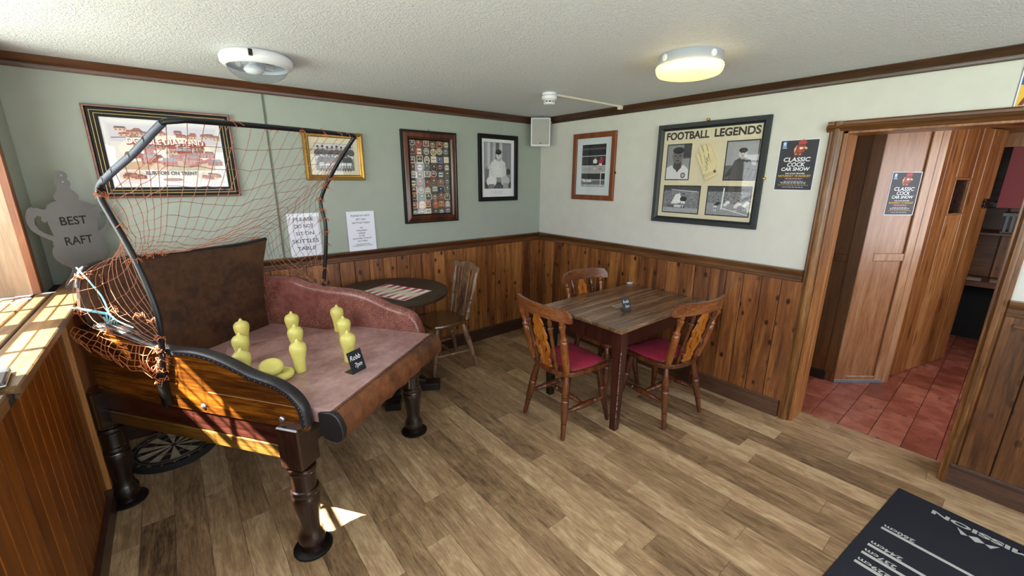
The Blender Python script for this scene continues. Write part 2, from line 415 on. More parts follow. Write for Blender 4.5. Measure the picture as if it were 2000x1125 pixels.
def rect(x0, y0, x1, y1): return [(x0, y0), (x1, y0), (x1, y1), (x0, y1)]
def print_sheet(name, parent, polys, z=0.0, dz=.00012, kind=None):
    """flat print: coloured shapes, each a hair above the one before. poly = (colour, pts[, grain])"""
    vs = []; fs = []; cols = []; dz = min(dz, .0022/len(polys))
    for i, p in enumerate(polys):
        pts = p[1]; gr = p[2] if len(p) > 2 else 0.0; b = len(vs); zz = z+i*dz
        a = sum(pts[k][0]*pts[(k+1) % len(pts)][1]-pts[(k+1) % len(pts)][0]*pts[k][1] for k in range(len(pts)))
        if a < 0: pts = pts[::-1]
        vs += [(x, y, zz) for x, y in pts]
        if len(pts) > 4:
            for tr in tessellate_polygon([[Vector((x, y, 0)) for x, y in pts]]):
                fs.append(tuple(b+k for k in tr)); cols.append((*rgb(p[0]), gr))
        else:
            fs.append(tuple(range(b, b+len(pts)))); cols.append((*rgb(p[0]), gr))
    me = bpy.data.meshes.new(name); me.from_pydata(vs, [], fs)
    ca = me.color_attributes.new('Col', 'FLOAT_COLOR', 'CORNER')
    for pl, c in zip(me.polygons, cols):
        for li in pl.loop_indices: ca.data[li].color = c
    bm = bmesh.new(); bm.from_mesh(me)
    for f_ in bm.faces:
        if f_.normal.z < 0: f_.normal_flip()
    bm.to_mesh(me); bm.free()
    me.materials.append(M['print'])
    o = bpy.data.objects.new(name, me); COL.objects.link(o); o.parent = parent
    if kind: o['kind'] = kind
    return o
def text_mesh(s, size, bold=0.0, align='CENTER', sx=1.0, shear=0.0, space=1.0):
    cu = bpy.data.curves.new('lettering', 'FONT'); cu.body = s; cu.size = size; cu.align_x = align; cu.align_y = 'CENTER'
    cu.offset = bold; cu.shear = shear; cu.resolution_u = 3; cu.space_character = space
    o = bpy.data.objects.new('lettering', cu); COL.objects.link(o)
    dg = bpy.context.evaluated_depsgraph_get(); dg.update()
    me = bpy.data.meshes.new_from_object(o.evaluated_get(dg)); bpy.data.objects.remove(o)
    for v in me.vertices: v.co.x *= sx
    return me
def lettering(parent, s, size, mat, M4, bold=0.0, align='CENTER', sx=1.0, shear=0.0, width=None, name='lettering', space=1.0):
    me = text_mesh(s, size, bold, align, sx, shear, space)
    if width:
        xs = [v.co.x for v in me.vertices]; k = width/(max(xs)-min(xs)); m_ = (max(xs)+min(xs))/2 if align == 'CENTER' else 0
        for v in me.vertices: v.co.x = (v.co.x-m_)*k
    me.materials.clear(); me.materials.append(M[mat] if isinstance(mat, str) else mat)
    o = bpy.data.objects.new(name, me); COL.objects.link(o); o.parent = parent; o.matrix_local = M4
    return o
def TL(x, y, z=0.0): return Matrix.Translation((x, y, z))
def frameM(origin, right, upv):
    r = Vector(right).normalized(); u = Vector(upv).normalized(); n = r.cross(u)
    m = Matrix((r, u, n)).transposed().to_4x4(); m.translation = origin; return m
def wallA(x, z, off=0.0): return frameM((x, -off, z), (1, 0, 0), (0, 0, 1))
def wallB(y, z, off=0.0): return frameM((-off, y, z), (0, -1, 0), (0, 0, 1))

# ------------------------------------------------------------------ room shell
ZC = 2.254; ZB = 2.1936
DY0, DY1, DH = -2.63, -3.39, 1.935          # door opening in the cream wall
YR = -5.2                                    # rear wall
g = G().box(-3.75, .25, 0, .25, -.05, 2.4)
wall_back = struct('wall_back', g, 'green')
g = G()
g.box(0, .2, DY0, 0, -.05, 2.4); g.box(0, .2, DY1, DY0, DH, 2.4); g.box(0, .2, YR, DY1, -.05, 2.4)
wall_right = struct('wall_right', g, 'cream')
g = G()
g.box(-4.15, -3.66, YR, .25, -.05, 1.04); g.box(-4.15, -3.75, YR, .25, 2.215, 2.4)
for y0, y1 in ((-.33, .25), (-2.3, -1.62), (YR, -4.2)): g.box(-4.15, -3.75, y0, y1, 1.04, 2.215)
wall_left = struct('wall_left', g, 'green')
g = G()
g.box(-4.15, .2, YR-.25, YR, -.05, .9); g.box(-4.15, .2, YR-.25, YR, 2.1, 2.4)
for x0, x1 in ((-4.15, -3.4), (-.4, .2)): g.box(x0, x1, YR-.25, YR, .9, 2.1)
wall_front = struct('wall_front', g, 'cream')
ceiling = struct('ceiling', G().box(-4.15, .2, YR-.25, .25, ZC, ZC+.12), 'ceiling')
floor = struct('floor', G().box(-3.66, .205, YR, 0, -.06, -.004), 'gap')
# vinyl planks, laid along the window wall
def plank_mesh(w, l):
    return G().box(-w/2, w/2, -l/2, l/2, -.0035, 0)
PW, PL = .128, .78
first = None
k = 0
x = -3.655
while x < .20:
    w = min(PW, .205-x); y = -R_.random()*PL*.9-.1; ytop = 0.0
    while ytop > -4.3:
        yb = max(y, -4.3) if y > -4.25 else -4.3
        o = obj('plank', plank_mesh(w-.0012, ytop-yb-.0012), 'plank', floor, (x+w/2, (ytop+yb)/2, 0), bevel=.0006)
        ytop = yb; y = yb-PL
        if yb <= -4.3: break
    x += PW
# cornice, one run per wall
def profile_run(name, prof, a, b, axis, mat, sgn=1, **kw):
    """prof in (projection, z); axis 'X': runs along x on the back wall (projects to -y); 'Y': along y, projects to -x*sgn"""
    g = G()
    if axis == 'X': secs = [[(t_, -p, z) for p, z in prof] for t_ in (a, b)]
    else: secs = [[(-p*sgn+kw.get('x0', 0), t_, z) for p, z in prof] for t_ in (a, b)]
    g.loft(secs)
    return struct(name, g, mat, smooth=35)
CP = [(0, ZB), (.014, ZB), (.018, ZB+.010), (.018, ZB+.022), (.026, ZB+.026), (.034, ZB+.034), (.046, ZB+.052), (.05, ZC-.004), (.05, ZC), (0, ZC)]
profile_run('trim_1', CP, -3.75, 0, 'X', 'cornX')
profile_run('trim_2', CP, YR, -.0, 'Y', 'cornY')
profile_run('trim_3', CP, YR, 0, 'Y', 'cornY', -1, x0=-3.75)
DP = [(0, .995), (.022, .995), (.026, 1.0), (.026, 1.012), (.021, 1.018), (.021, 1.035), (.03, 1.045), (.04, 1.055), (.044, 1.062), (.044, 1.072), (.04, 1.076), (0, 1.076)]
profile_run('trim_4', DP, -3.66, 0, 'X', 'trimX')
profile_run('trim_5', DP, -2.56, 0, 'Y', 'trimY')
profile_run('trim_6', DP, YR, -3.445, 'Y', 'trimY')
SP = [(0, 0), (.03, 0), (.03, .105), (.036, .11), (.036, .122), (.028, .13), (0, .13)]
profile_run('baseboard_back', SP, -3.66, 0, 'X', 'skirtX')
profile_run('baseboard_right', SP, -2.56, 0, 'Y', 'skirtY')
profile_run('baseboard_right_front', SP, YR, -3.42, 'Y', 'skirtY')
profile_run('baseboard_left', SP, YR, -.0, 'Y', 'skirtX', -1, x0=-3.655)
# dado boards
PB = .1225
def boards(parent, axis, a, b, pitch, z0, z1, plane, thick, mat, sgn=-1):
    n = max(1, int(round((b-a)/pitch))); p = (b-a)/n
    gb = G()
    if axis == 'X': gb.box(-p/2+.0016, p/2-.0016, 0, sgn*thick, z0, z1)
    else: gb.box(0, sgn*thick, -p/2+.0016, p/2-.0016, z0, z1)
    src = obj('board', gb, mat, parent, bevel=.0028)
    for i in range(n):
        c = a+(i+.5)*p
        loc = (c, plane, 0) if axis == 'X' else (plane, c, 0)
        if i == 0: src.location = loc
        else: inst(src, loc)
    return n
obj('backing', G().box(-3.66, 0, -.008, 0, .1, 1.0), 'groove', wall_back)
boards(wall_back, 'X', -3.64, -.02, PB, .125, .997, -.004, .018, M['dado'])
obj('backing', G().box(-.008, 0, -2.56, 0, .1, 1.0), 'groove', wall_right)
boards(wall_right, 'Y', -2.57, -.003, PB, .125, .997, -.004, .018, M['dado'])
obj('backing', G().box(-.008, 0, YR, -3.43, .1, 1.0), 'groove', wall_right)
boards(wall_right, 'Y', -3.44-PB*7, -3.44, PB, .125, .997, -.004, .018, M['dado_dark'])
obj('backing', G().box(-3.66, -3.652, YR, -.0, .1, 1.04), 'groove', wall_left)
boards(wall_left, 'Y', -.77-.092*31, -.77, .092, .125, 1.035, -3.655, .015, M['clad'], 1)
obj('corner_post', G().box(-3.655, -3.622, -.77, -.58, .13, 1.035), 'post', wall_left, bevel=.003)
boards(wall_left, 'Y', -.58, -.03, .092, .125, 1.035, -3.655, .015, M['clad'], 1)
struct('trim_13', G().box(-.04, -.022, YR, -3.475, .945, .962), 'trimY', bevel=.006)
obj('stile', G().box(-.028, -.006, -3.475, -3.445, .13, .997), 'dado_dark', wall_right, bevel=.003)
# thin batten covering the plaster joint in the green wall
obj('joint_strip', G().box(-2.576, -2.564, -.004, 0, 1.076, ZB), plain('joint_strip', '#5d6458', .7), wall_back)
# window sill of long boards
sill = struct('trim_7', G().box(-4.12, -3.60, -1.75, -.005, 1.035, 1.058), 'groove')
for x0, x1 in ((-3.703, -3.585), (-3.765, -3.708), (-3.90, -3.77), (-4.03, -3.905), (-4.12, -4.035)):
    y1 = -.01 if x0 > -3.75 else -.335
    obj('sill_board', G().box(x0, x1, -1.70, y1, 1.052 if x0 > -3.705 else 1.052, 1.079), 'sill', sill, bevel=.004)
obj('nosing', G().box(-3.64, -3.592, -1.70, -.01, 1.036, 1.052), 'sill', sill, bevel=.004)
struct('trim_8', G().box(-4.12, -3.60, -4.3, -1.75, 1.035, 1.079), 'sill', bevel=.004)
# reveal lining and edge trim of the corner window
struct('trim_9', G().box(-4.1, -3.752, -.352, -.331, 1.08, 2.215), 'reveal', bevel=.002)
struct('trim_10', G().box(-3.768, -3.738, -.356, -.302, 1.08, 2.20), 'edge', bevel=.003)
struct('trim_11', G().box(-4.1, -3.745, -1.66, -.30, 2.185, 2.205), 'edge', bevel=.003)
struct('trim_12', G().box(-4.1, -3.745, -1.64, -1.618, 1.08, 2.215), 'reveal', bevel=.003)
# windows
def window(name, org, right, w, h, ncas, nx, nz, bar=.022, stile=.07, mull=.14, lead=0):
    e = bpy.data.objects.new(name, None); COL.objects.link(e); e['kind'] = 'structure'
    e.matrix_world = frameM(org, right, (0, 0, 1))
    g = G(); fr = .045
    g.box(0, w, 0, fr, -.035, .035); g.box(0, w, h-fr, h, -.035, .035); g.box(0, fr, fr, h-fr, -.035, .035); g.box(w-fr, w, fr, h-fr, -.035, .035)
    cw = (w-2*fr-(ncas-1)*mull)/ncas
    for i in range(ncas-1): g.box(fr+cw*(i+1)+mull*i, fr+(cw+mull)*(i+1), fr, h-fr, -.03, .03)
    obj('window_frame', g, 'white_bar', e, bevel=.002)
    for i in range(ncas):
        x0 = fr+(cw+mull)*i
        for a in range(1, nx): obj('glazing_bar', G().box(x0+cw*a/nx-bar/2, x0+cw*a/nx+bar/2, fr, h-fr, -.012, .012), 'white_bar', e)
        for b in range(1, nz): obj('glazing_bar', G().box(x0, x0+cw, fr+(h-2*fr)*b/nz-bar/2, fr+(h-2*fr)*b/nz+bar/2, -.011, .011), 'white_bar', e)
        if lead:
            gl_ = G()
            for a in range(1, lead*nx):
                if a % lead: gl_.box(x0+cw*a/(lead*nx)-.002, x0+cw*a/(lead*nx)+.002, fr, h-fr, -.004, .004)
            for b in range(1, lead*nz):
                if b % lead: gl_.box(x0, x0+cw, fr+(h-2*fr)*b/(lead*nz)-.002, fr+(h-2*fr)*b/(lead*nz)+.002, -.0038, .0038)
            obj('lead_grid', gl_, 'iron', e, kind='stuff')
        obj('window_pane', G().box(x0, x0+cw, fr, h-fr, -.0025, .0025), 'pane', e)
    return e
window('window_1', (-4.09, -1.62, 1.082), (0, 1, 0), 1.266, 1.133, 2, 2, 4, .028, lead=3)
window('window_2', (-4.09, -4.2, 1.082), (0, 1, 0), 1.9, 1.133, 3, 2, 4)
window('window_3', (-.4, YR-.2, .9), (-1, 0, 0), 3.0, 1.2, 4, 2, 4)
struct('ground', G().box(-30, -4.16, -30, 30, -.3, -.15), 'ground')

# ------------------------------------------------------------------ doorway in the cream wall
def arch_prof(s, y):  # s=+1 opening lies toward -y
    pr = [(0, 0), (0, .012), (.008, .018), (.018, .018), (.022, .026), (.034, .03), (.046, .03), (.052, .022), (.06, .018), (.068, .018), (.07, 0)]
    return [(-d-.001, y-s*a) for a, d in pr]
DT = 1.987
def arch(name, y, s, z1, mat, wscale=1.0):
    g = G(); pr = arch_prof(s*wscale, y)
    g.loft([[(a, b, 0) for a, b in pr], [(a, b, z1) for a, b in pr]]); return struct(name, g, mat, smooth=30)
arch('door_frame_left', -2.56, 1, DT, 'arch'); arch('door_frame_right', -3.445, -1, DT, 'arch', .85)
g = G(); pr = [(-d-.002, DT-a) for a, d in [(0, 0), (0, .012), (.008, .018), (.02, .018), (.024, .028), (.036, .034), (.044, .026), (.056, .02), (.06, .0)]]
g.loft([[(a, -2.545, z) for a, z in pr], [(a, -3.46, z) for a, z in pr]]); struct('door_frame_top', g, 'archY', smooth=30)
struct('door_frame_lining', G().box(-.004, .205, DY0-.022, DY0, 0, DH).box(-.004, .205, DY1, DY1+.006, 0, DH).box(-.004, .205, DY1, DY0, DH-.02, DH), 'jamb', bevel=.002)
struct('door_sill', G().box(.0, .21, DY1, DY0, -.05, -.002), 'plank')

# ------------------------------------------------------------------ hall beyond the doorway
hall_floor = struct('floor_hall', G().box(.21, 3.6, -4.5, -1.9, -.06, -.012), 'grout')
TW, TLn = .165, .333
src = None; row = 0; y = -2.205
while y > -4.4:
    x = .212 - (row % 2)*TLn*.5
    while x < 3.5:
        x0 = max(x, .212); x1 = x+TLn
        if x1-x0 > .05:
            if src is None or x0 != x:
                o = obj('tile', G().box(-(x1-x0)/2+.0014, (x1-x0)/2-.0014, -TW/2+.0014, TW/2-.0014, -.012, 0), 'tile', hall_floor, ((x0+x1)/2, y-TW/2, 0), bevel=.002)
                if x0 == x: src = o
            else:
                inst(src, ((x0+x1)/2, y-TW/2, R_.uniform(-.0012, .0008)))
        x += TLn
    y -= TW; row += 1
struct('ceiling_hall', G().box(.2, 3.7, -4.6, -1.9, 2.2, 2.3), 'hallwhite')
struct('wall_hall_front', G().box(.2, .3, -4.6, -4.5, 0, 2.2).box(1.75, 3.7, -4.6, -4.5, 0, 2.2).box(.2, 3.7, -4.6, -4.5, 0, .85).box(.2, 3.7, -4.6, -4.5, 2.05, 2.2), 'cream')
struct('wall_hall_far', G().box(3.5, 3.6, -4.6, -1.9, -.05, 2.2), 'hall_far')
struct('wall_hall_back', G().box(.2, 3.6, -2.0, -1.9, -.05, 2.2), 'hall_dark')
# dark partition straight ahead, with stile and rail
p1 = struct('wall_hall_partition', G().box(.945, .975, -2.66, -2.0, 0, 2.2), 'hall_dark')
obj('stile', G().box(.932, .946, -2.66, -2.585, .08, 2.2), 'hall_dark', p1, bevel=.003)
obj('rail', G().box(.934, .946, -2.585, -2.2, 1.02, 1.08), 'hall_dark', p1, bevel=.003)
obj('plinth', G().box(.925, .946, -2.60, -2.2, 0, .075), 'black_wood', p1, bevel=.003)
# pale angled panel
a = Vector((.934, -2.655, 0)); b = Vector((1.275, -2.935, 0)); d = (b-a); L2 = d.length
Mp = frameM(a, d, (0, 0, 1))   # x along panel, y up, z toward the doorway? fixed below
if Mp.col[2].xyz.dot(Vector((-1, -1, 0))) < 0: Mp = frameM(a, d, (0, 0, 1)) @ Matrix.Diagonal((1, 1, -1, 1))
p2 = bpy.data.objects.new('wall_hall_angled', None); COL.objects.link(p2); p2.matrix_world = frameM(a, d, (0, 0, 1)); p2['kind'] = 'structure'
n_sign = 1 if p2.matrix_world.col[2].xyz.dot(Vector((-1, -1, 0))) > 0 else -1
def pz(a_, b_): return (min(a_*n_sign, b_*n_sign), max(a_*n_sign, b_*n_sign))
z0, z1 = pz(-.03, -.004); obj('panel', G().box(0, L2, 0, 2.2, z0, z1), 'hall_panel_y', p2)
for x0, x1, y0, y1 in ((0, .1, 0, 2.2), (.335, L2, 0, 2.2)):
    z0, z1 = pz(-.004, .012); obj('stile', G().box(x0, x1, y0, y1, z0, z1), 'hall_panel_y', p2, bevel=.004)
for y0, y1 in ((1.04, 1.10), (.0, .06), (2.05, 2.2)):
    z0, z1 = pz(-.004, .010); obj('rail', G().box(.1, .335, y0, y1, z0, z1), 'hall_panel_y', p2, bevel=.004)
z0, z1 = pz(.0, .016); obj('kick_strip', G().box(.0, .40, 0, .03, z0, z1), plain('scuffed_grey_strip', '#6d7078', .5, 0, None, .2), p2, bevel=.003)
z0, z1 = pz(-.02, .016); obj('post', G().box(.395, L2+.012, 0, 2.2, z0, z1), 'hall_panel_y', p2, bevel=.004)
# open plank door with a small square of rippled glass
a3 = Vector((1.325, -2.915, 0)); b3 = Vector((2.33, -3.185, 0)); d3 = b3-a3; L3 = d3.length
dr = bpy.data.objects.new('door_1', None); COL.objects.link(dr); dr.matrix_world = frameM(a3, d3, (0, 0, 1)); dr['kind'] = 'structure'
s3 = 1 if dr.matrix_world.col[2].xyz.dot(Vector((0, -1, 0))) > 0 else -1
def qz(a_, b_): return (min(a_*s3, b_*s3), max(a_*s3, b_*s3))
xs = [0, .15, .345, .605, .78, L3]
z0, z1 = qz(-.035, 0)
for i in range(5):
    if i == 2:
        obj('board', G().box(xs[i]+.002, xs[i+1]-.002, .015, 1.38, z0, z1), 'hall_door_y', dr, bevel=.004)
        obj('board', G().box(xs[i]+.002, xs[i+1]-.002, 1.67, 2.055, z0, z1), 'hall_door_y', dr, bevel=.004)
    else: obj('board', G().box(xs[i]+.002, xs[i+1]-.002, .015, 2.055, z0, z1), 'hall_door_y', dr, bevel=.004)
za, zb = qz(-.022, -.016); obj('door_pane', G().box(.345, .605, 1.38, 1.67, za, zb), 'bottle_glass', dr)
za, zb = qz(-.034, .004)
obj('pane_beading', G().box(.345, .605, 1.655, 1.67, za, zb).box(.345, .605, 1.38, 1.392, za, zb).box(.592, .605, 1.392, 1.655, za, zb).box(.345, .353, 1.392, 1.655, za, zb), 'hall_door_y', dr, bevel=.002)
za, zb = qz(0, .03)
lt = obj('door_latch', G().box(L3-.11, L3-.015, 1.42, 1.5, *qz(0, .012)).box(L3-.13, L3+.02, 1.435, 1.45, *qz(.01, .026)).box(L3-.13, L3+.02, 1.47, 1.482, *qz(.01, .026)), 'iron', dr, bevel=.003)
struct('door_frame_hall', G().box(1.30, 3.5, -3.9, -2.9, 2.07, 2.2).box(2.90, 3.03, -4.4, -3.1, 1.95, 2.07), 'hall_door')
# far end of the hall
struct('wall_hall_red', G().box(2.95, 3.02, -4.4, -3.215, 1.40, 1.95), 'hallred')
u = thing('wall_bench', 'dark wooden settle with panelled back at the far end of the tiled passage', 'settle', (3.3, -3.5, 0))
obj('seat', G().box(-.22, .19, -.8, .55, .60, .66), 'hall_far', u, bevel=.006)
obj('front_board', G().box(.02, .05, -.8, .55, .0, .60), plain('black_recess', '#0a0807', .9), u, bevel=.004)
for i in range(8): obj('back_board', G().box(.15, .18, -.8+.168*i+.004, -.8+.168*(i+1)-.004, .66, 1.38), 'hall_door' if i % 2 else 'hall_far', u, bevel=.004)
obj('top_rail', G().box(.12, .19, -.8, .55, 1.38, 1.44), 'black_wood', u, bevel=.006)
for i, (y, z, c) in enumerate(((-3.20, .66, '#cfc8ba'), (-3.36, .66, '#c2b7a6'))):
    tag(obj('leaflet', G().box(-.09, .09, -.05, .05, 0, .002), plain('leaflet_paper', c, .6), loc=(3.2, y, z+.001)), ('white folded leaflet lying at the left on the far passage settle', 'white leaflet lying at the right on the far passage settle')[i], 'leaflet')
c = thing('slatted_crate', 'small dark slatted crate standing above the far passage settle', 'crate', (3.15, -3.42, 1.16))
obj('base', G().box(-.1, .1, -.14, .14, 0, .012), 'black_wood', c)
for i in range(7): obj('slat', G().box(-.1, -.09, -.14+i*.041, -.14+i*.041+.02, .012, .16), plain('slat_grey', '#5f6b72', .5) if i == 0 else bpy.data.materials['slat_grey'], c)
obj('rim', G().box(-.11, .11, -.15, .15, .16, .19), 'black_wood', c)
tag(obj('wall_shelf', G().box(2.98, 3.45, -3.9, -3.15, 1.135, 1.158), 'hall_far', bevel=.003), 'narrow brown shelf carrying the slatted crate in the passage', 'shelf')

# ------------------------------------------------------------------ skittles table, set across the corner (local x = along the playing edge, local y = away from the players)
TH = math.radians(35.5); TO = Vector((-2.905, -1.632, 0))
TU = Vector((math.cos(TH), math.sin(TH), 0)); TV = Vector((-math.sin(TH), math.cos(TH), 0))
def tw(u_, v_, z=0.0): return TO+TU*u_+TV*v_+Vector((0, 0, z))
sk = thing('skittles_table', 'leather-bedded pub skittles table with turned dark legs, hoop and orange net across the corner', 'skittles table', TO, TH)
LEGP = [(.078, .0), (.080, .006), (.070, .012), (.052, .016), (.050, .03), (.056, .05), (.058, .065), (.056, .085), (.046, .105), (.042, .125), (.045, .16), (.052, .22), (.058, .27), (.059, .295), (.055, .305), (.058, .312), (.060, .322), (.057, .334), (.050, .338), (.049, .35), (.051, .40), (.051, .415), (.057, .42), (.059, .43), (.056, .442), (.045, .446), (.045, .47)]
def sk_leg(u_, v_, mat='sk_leg', q=1.0):
    g = G().lathe(LEGP, 24)
    o = obj('leg', g, mat, sk, (u_, v_, 0), smooth=40)
    obj('leg_block', G().box(-.056, .056, -.056, .056, .455, .652), mat, o, bevel=.006)
    obj('foot_cup', G().lathe([(.079, 0), (.083, .004), (.083, .012), (.077, .016)], 24), 'iron', o, smooth=40)
    return o
sk_leg(0, 0); sk_leg(-.018, 1.145); sk_leg(.945, -.01); sk_leg(.945, 1.10)
obj('side_rail', G().box(-.022, .012, .05, 1.10, .545, .637), 'sk_rail', sk, bevel=.003)
obj('lower_rail', G().box(-.026, .008, .05, 1.10, .478, .541), 'sk_rail2', sk, bevel=.003)
obj('side_rail', G().box(.935, .965, .05, 1.05, .50, .637), 'sk_rail', sk, bevel=.003)
obj('front_rail', G().box(.05, .90, -.03, .0, .52, .60), 'sk_leg', sk, bevel=.003)
obj('back_rail', G().box(.05, .90, 1.09, 1.12, .50, .637), 'sk_leg', sk, bevel=.003)
obj('bed_board', G().box(.005, .96, -.06, 1.10, .60, .642), 'black_wood', sk, bevel=.003)
# near side panel
prof = smooth_path([(1.115, .985), (.97, .992), (.86, .978), (.75, .948), (.60, .925), (.47, .931), (.365, .922), (.27, .898), (.166, .862), (.06, .842), (.0, .818), (-.045, .785), (-.075, .735), (-.083, .66)], 4)
outline = [(-.083, .640), (1.115, .640)]+[(a, b-.02) for a, b in prof][:-1]
panel = obj('side_panel', G().prism(outline, -.030, -.002, axis='X'), 'sk_panel', sk, bevel=.001)
def strip(name, path, offs, mat, parent):
    """sweep a small cross section (u, normal offset) along a path in the v-z plane"""
    secs = []
    for i, (a, b) in enumerate(path):
        p0 = path[max(i-1, 0)]; p1 = path[min(i+1, len(path)-1)]
        dx, dz = p1[0]-p0[0], p1[1]-p0[1]; l = math.hypot(dx, dz); nx, nz = -dz/l, dx/l
        if nz < 0 or (abs(nz) < .2 and nx > 0): nx, nz = -nx, -nz
        secs.append([(u_, a+nx*o_, b+nz*o_) for u_, o_ in offs])
    return obj(name, G().loft(secs), mat, parent, smooth=50)
capo = [(-.036, -.022), (-.039, -.008), (-.034, .002), (-.02, .006), (-.005, .006), (.012, .001), (.016, -.01), (.014, -.024)]
cap = strip('edge_trim', prof, capo, 'black_leather', panel)
gs = G()
for i in range(2, len(prof)-1, 1):
    gs.ball((-.038, prof[i][0], prof[i][1]-.014), .0022, 5)
obj('nail_row', gs, plain('dull_nail', '#77716c', .5, .5), panel, kind='stuff')
for v_, z in ((.458, .672), (.037, .678)):
    obj('coach_bolt', G().lathe([(.013, 0), (.013, .003), (.009, .007), (.003, .009)], 14, Matrix.Translation((-.03, v_, z)) @ Matrix.Rotation(-PI/2, 4, 'Y')), 'steel', panel, smooth=60)
obj('edge_line', G().box(-.0312, -.029, -.07, .42, .745, .748), plain('scratched_line', '#8f6a40', .5), panel)
# far side panel, padded leather roll
fprof = smooth_path([(1.10, .995), (1.0, 1.0), (.855, 1.0), (.75, .972), (.60, .955), (.47, .953), (.38, .948), (.27, .928), (.13, .876), (.0, .845), (-.05, .805), (-.078, .735), (-.082, .69)], 5)
secs = []
for v_, zt in fprof:
    zb = .625; h = zt-zb; r = min(.042, h*.4)
    sec = [(.962, v_, zb), (.958, v_, zb+h*.35), (.955, v_, zt-r*1.6)]
    for k in range(9):
        a_ = PI-PI*k/8; sec.append((.995+.042*math.cos(a_), v_, zt-r+r*math.sin(a_)))
    sec += [(1.03, v_, zt-r*1.6), (1.022, v_, zb)]
    secs.append(sec)
obj('padded_side', G().loft(secs), 'side_leather', sk, smooth=60)
# back board of leather
top = smooth_path([(1.045, 1.242), (.95, 1.236), (.77, 1.231), (.46, 1.241), (.2, 1.256), (.06, 1.25), (.015, 1.225), (-.012, 1.16)], 5)
bo = [(.0, .645), (.93, .645), (.935, .88), (.985, 1.10)]+top+[(-.03, 1.07), (-.01, .9)]
gb = G(); n_ = len(bo)
def byz(u_, z): return 1.075+.035*((z-.645)/.6)+.012*math.sin(u_*4.0)
gb.v = [(a_, byz(a_, b_)-.011, b_) for a_, b_ in bo]+[(a_, byz(a_, b_)+.011, b_) for a_, b_ in bo]
tri = tessellate_polygon([[Vector((a_, b_, 0)) for a_, b_ in bo]])
gb.f = [tuple(q) for q in tri]+[tuple(i+n_ for i in q[::-1]) for q in tri]+[(i, (i+1) % n_, (i+1) % n_+n_, i+n_) for i in range(n_)]
backb = obj('back_board', gb, 'back_leather', sk)
obj('top_edge', G().tube([(a_, byz(a_, b_), b_) for a_, b_ in top], .0135, 8), 'black_leather', backb, smooth=60)
obj('batten', G().box(.058, .072, 1.06, 1.075, .95, 1.21), 'sk_rail', backb, bevel=.002)
# gutter and raised bed
obj('gutter', G().prism([(.0, .30), (.96, .30), (.96, 1.075), (.0, 1.075)], .642, .662), 'bed', sk, bevel=.004)
gr = G(); bedp = [(.03, -.155), (.965, -.155), (.965, .385), (.93, .43), (.56, .83), (.5, .872), (.44, .862), (.05, .46), (.03, .42)]
obj('raised_bed', gr.prism(bedp, .645, .711), 'bed', sk, bevel=.010, seg=2)
# padded front roll with black end caps and a stitched seam
fr = smooth_path([(-.145, .708), (-.172, .706), (-.195, .69), (-.212, .655), (-.216, .62), (-.205, .585), (-.18, .572), (-.13, .58)], 3)
fs_ = fr+[(-.10, .60), (-.10, .70)]
secs = []
NN = 26
for i in range(NN+1):
    u_ = .045+(.985-.045)*i/NN; w = .004*math.sin(i*1.7)+.003*math.sin(i*3.1)
    secs.append([(u_, a_+w*(1 if a_ < -.18 else .3), b_+w*.5*(1 if b_ < .66 else .2)) for a_, b_ in fs_])
roll = obj('front_roll', G().loft(secs), 'roll', sk, smooth=50)
for u0, u1 in ((.018, .047), (.983, .99)):
    obj('end_cap', G().prism([(a_, b_) for a_, b_ in fs_], u0, u1, axis='X'), 'black_leather', roll, bevel=.003)
gs = G()
for i in range(60): u_ = .05+.93*i/59; gs.ball((u_, -.168, .707), .0045, 5)
obj('seam_studs', gs, 'black_leather', roll, kind='stuff')
# hoop of bent black hose carrying the net
nearA = [(-.045, .664, .645), (-.05, .655, .72), (-.05, .625, .84), (-.05, .60, .95), (-.05, .582, 1.04), (-.05, .59, 1.147), (-.05, .623, 1.276), (-.05, .662, 1.38), (-.05, .722, 1.503), (-.05, .752, 1.573), (-.05, .737, 1.622), (-.05, .651, 1.671), (-.05, .522, 1.736), (-.05, .395, 1.812), (-.05, .338, 1.844)]
topB = [(.02, .322, 1.857), (.25, .318, 1.868), (.5, .308, 1.878), (.75, .296, 1.886), (.97, .285, 1.891)]
farA = [(1.0, .29, 1.888), (1.0, .404, 1.763), (1.0, .505, 1.635), (1.0, .572, 1.53), (1.0, .58, 1.47), (1.0, .566, 1.40), (1.0, .562, 1.358), (1.0, .572, 1.26), (1.0, .592, 1.14), (1.0, .63, .955), (1.0, .64, .86)]
hoop_pts = smooth_path(nearA, 4)+smooth_path(topB, 4)+smooth_path(farA, 4)
hoop = obj('net_hoop', G().tube(hoop_pts, .0115, 10), 'pipe', sk, smooth=60)
tp = smooth_path([(-.05, .72, 1.632), (-.05, .651, 1.671), (-.05, .522, 1.736), (-.05, .395, 1.812), (-.05, .345, 1.84)], 4)
obj('reflection_sleeve', G().tube(tp, .0135, 10), 'hose_reflection', hoop, smooth=60)  # thin sleeve added to paint the reflections on the upper near arm
gs = G()
for p in ((-.05, .44, 1.785), (-.05, .53, 1.732), (-.05, .64, 1.677), (-.05, .70, 1.645), (-.05, .745, 1.6)):
    gs.lathe([(.015, -.005), (.016, 0), (.015, .005)], 10, Matrix.Translation(p) @ Matrix.Rotation(-PI/2+.55, 4, 'X'))
obj('hoop_band', gs, 'pipe', hoop, kind='stuff')  # rings in the hose colour across the painted reflection
gc = G()
gc.box(-.062, -.031, .632, .668, .655, .83)
obj('hoop_bracket', gc, 'iron', hoop, bevel=.006)
